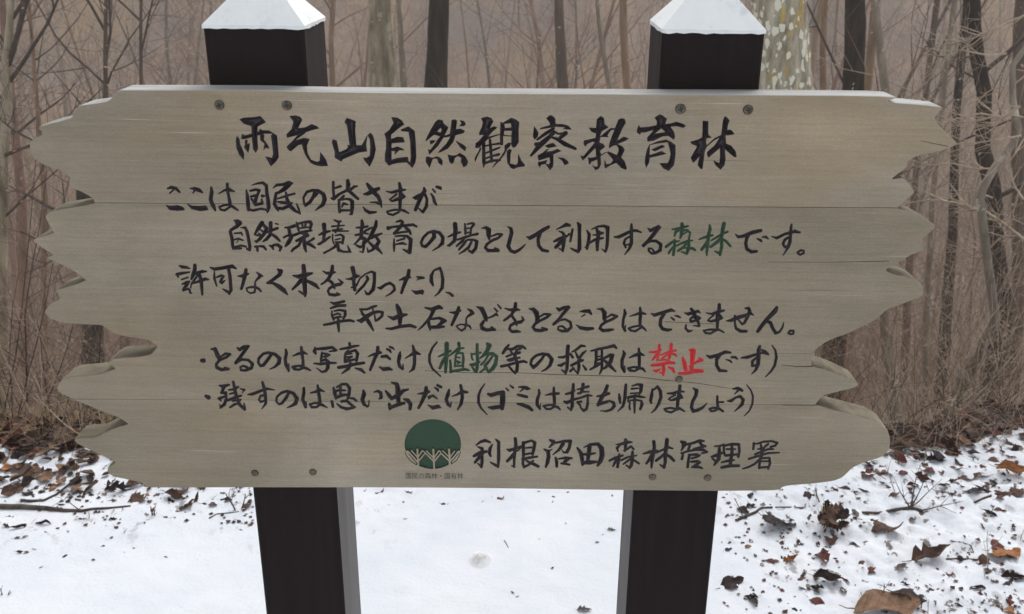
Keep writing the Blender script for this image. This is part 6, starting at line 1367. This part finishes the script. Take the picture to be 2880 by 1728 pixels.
# dried stump of a plant with a tan heart and dark leaves round it
q = on_ground(2327, 1478); root = empty('dried_plant', q); tag(root, 'dried plant stump with tan stalks in dark leaves under the right board corner', 'plant')
rng = random.Random(12); T = Tubes()
for k in range(34):
    a = rng.uniform(0, 6.28); r = rng.uniform(0, .016)
    branch(T, rng, Vector((r*math.cos(a), r*math.sin(a), -.005)), Vector((math.cos(a)*.25-.12, math.sin(a)*.15+.2, 1)), rng.uniform(.03, .075), .0016, 0, 3, 0, 0, 4, .1)
T.build('stalks', M['bud'], root)
for k in range(15):
    a = rng.uniform(0, 6.28); r = rng.uniform(.012, .05)
    o = link('leaf', leaf_data(rng.choice(('torn', 'lobed')), rng.randrange(5), rng.choice(('brown', 'dark', 'brown')), rng.uniform(.03, .06)), root)
    o.location = (r*math.cos(a), r*math.sin(a)*1.2, rng.uniform(.004, .05)); o.rotation_euler = (rng.gauss(0, .8), rng.gauss(0, .6), a)
# grey frozen lump under thin snow between the posts
q = on_ground(1350, 1576); rng = random.Random(3); vs_ = []; fs = []; n = 28
for k in range(7):
    t = k/6; r = 0.034*t
    for j in range(n):
        a = 2*math.pi*j/n; w = 1+0.14*noise.noise((math.cos(a)*1.5, math.sin(a)*1.5, t*2))
        vs_.append((r*w*math.cos(a), r*w*math.sin(a)*1.15, 0.010*(1-t*t)**1.0-0.0015+0.0018*noise.noise((r*90*math.cos(a), r*90*math.sin(a), 1))))
for k in range(6):
    for j in range(n): fs.append((k*n+j, k*n+(j+1) % n, (k+1)*n+(j+1) % n, (k+1)*n+j))
b = NB('dirty_melting_snow'); nn = b.noise(b.coord((90, 90, 90)), 1.0, 5, .7)
tc = b.n('ShaderNodeTexCoord'); ln = b.n('ShaderNodeVectorMath', operation='LENGTH'); b.l(tc.outputs['Object'], ln.inputs[0])
e_ = b.math('MULTIPLY_ADD', ln.outputs['Value'], 45.0, -0.65, clamp=True)
b.col(b.mix(e_, b.ramp(nn, [(0.35, (0.34, 0.335, 0.33)), (0.6, (0.62, 0.625, 0.63))]), (0.82, 0.84, 0.87))).rough(.8)
o = mesh_obj('frozen_lump', vs_, fs, b.m, None, True); o.location = q; tag(o, 'low grey lump of dirty ice in the clean snow between the posts', 'ice lump')
# clinging dry leaves and bud tips all through the wood
rng = random.Random(99); V = []; Fc = []
for k in range(5200):
    y = rng.choice((rng.uniform(5, 14), rng.uniform(9, 30))); x = rng.uniform(-.6, .62)*y; z = max(ground_z(x, y)+.2, EYE-rng.uniform(0.02, 0.55)*y)
    s = rng.uniform(.0016, .0036)*y**0.75*1.1; b0 = len(V); a = rng.uniform(0, 3.14)
    for (u, w_) in ((-1, 0), (0, -.6), (1, 0), (0, .6)): V.append((x+u*s*math.cos(a), y+u*s*math.sin(a)*.5, z+w_*s+u*s*math.sin(a)*.6))
    Fc.append((b0, b0+1, b0+2, b0+3))
tag(mesh_obj('clinging_leaves', V, Fc, M['fleck']), 'tiny pale dry leaves clinging to the bare twigs of the wood', 'dry leaves', kind='stuff')
# thin winter haze over the valley
hz = mesh_obj('haze', [(x, y, z) for z in (-11.5, 27.0) for x, y in ((-104, -44), (104, -44), (104, 114), (-104, 114))],
              [(0, 3, 2, 1), (4, 5, 6, 7), (0, 1, 5, 4), (1, 2, 6, 5), (2, 3, 7, 6), (3, 0, 4, 7)])
hm = bpy.data.materials.new('pale_haze'); hm.use_nodes = True; t = hm.node_tree; t.nodes.clear()
ho = t.nodes.new('ShaderNodeOutputMaterial'); pv = t.nodes.new('ShaderNodeVolumePrincipled')
pv.inputs['Color'].default_value = (0.95, 0.91, 0.86, 1); pv.inputs['Density'].default_value = 0.0085; pv.inputs['Anisotropy'].default_value = 0.2
t.links.new(pv.outputs[0], ho.inputs['Volume']); hz.data.materials.append(hm)
tag(hz, kind='stuff')
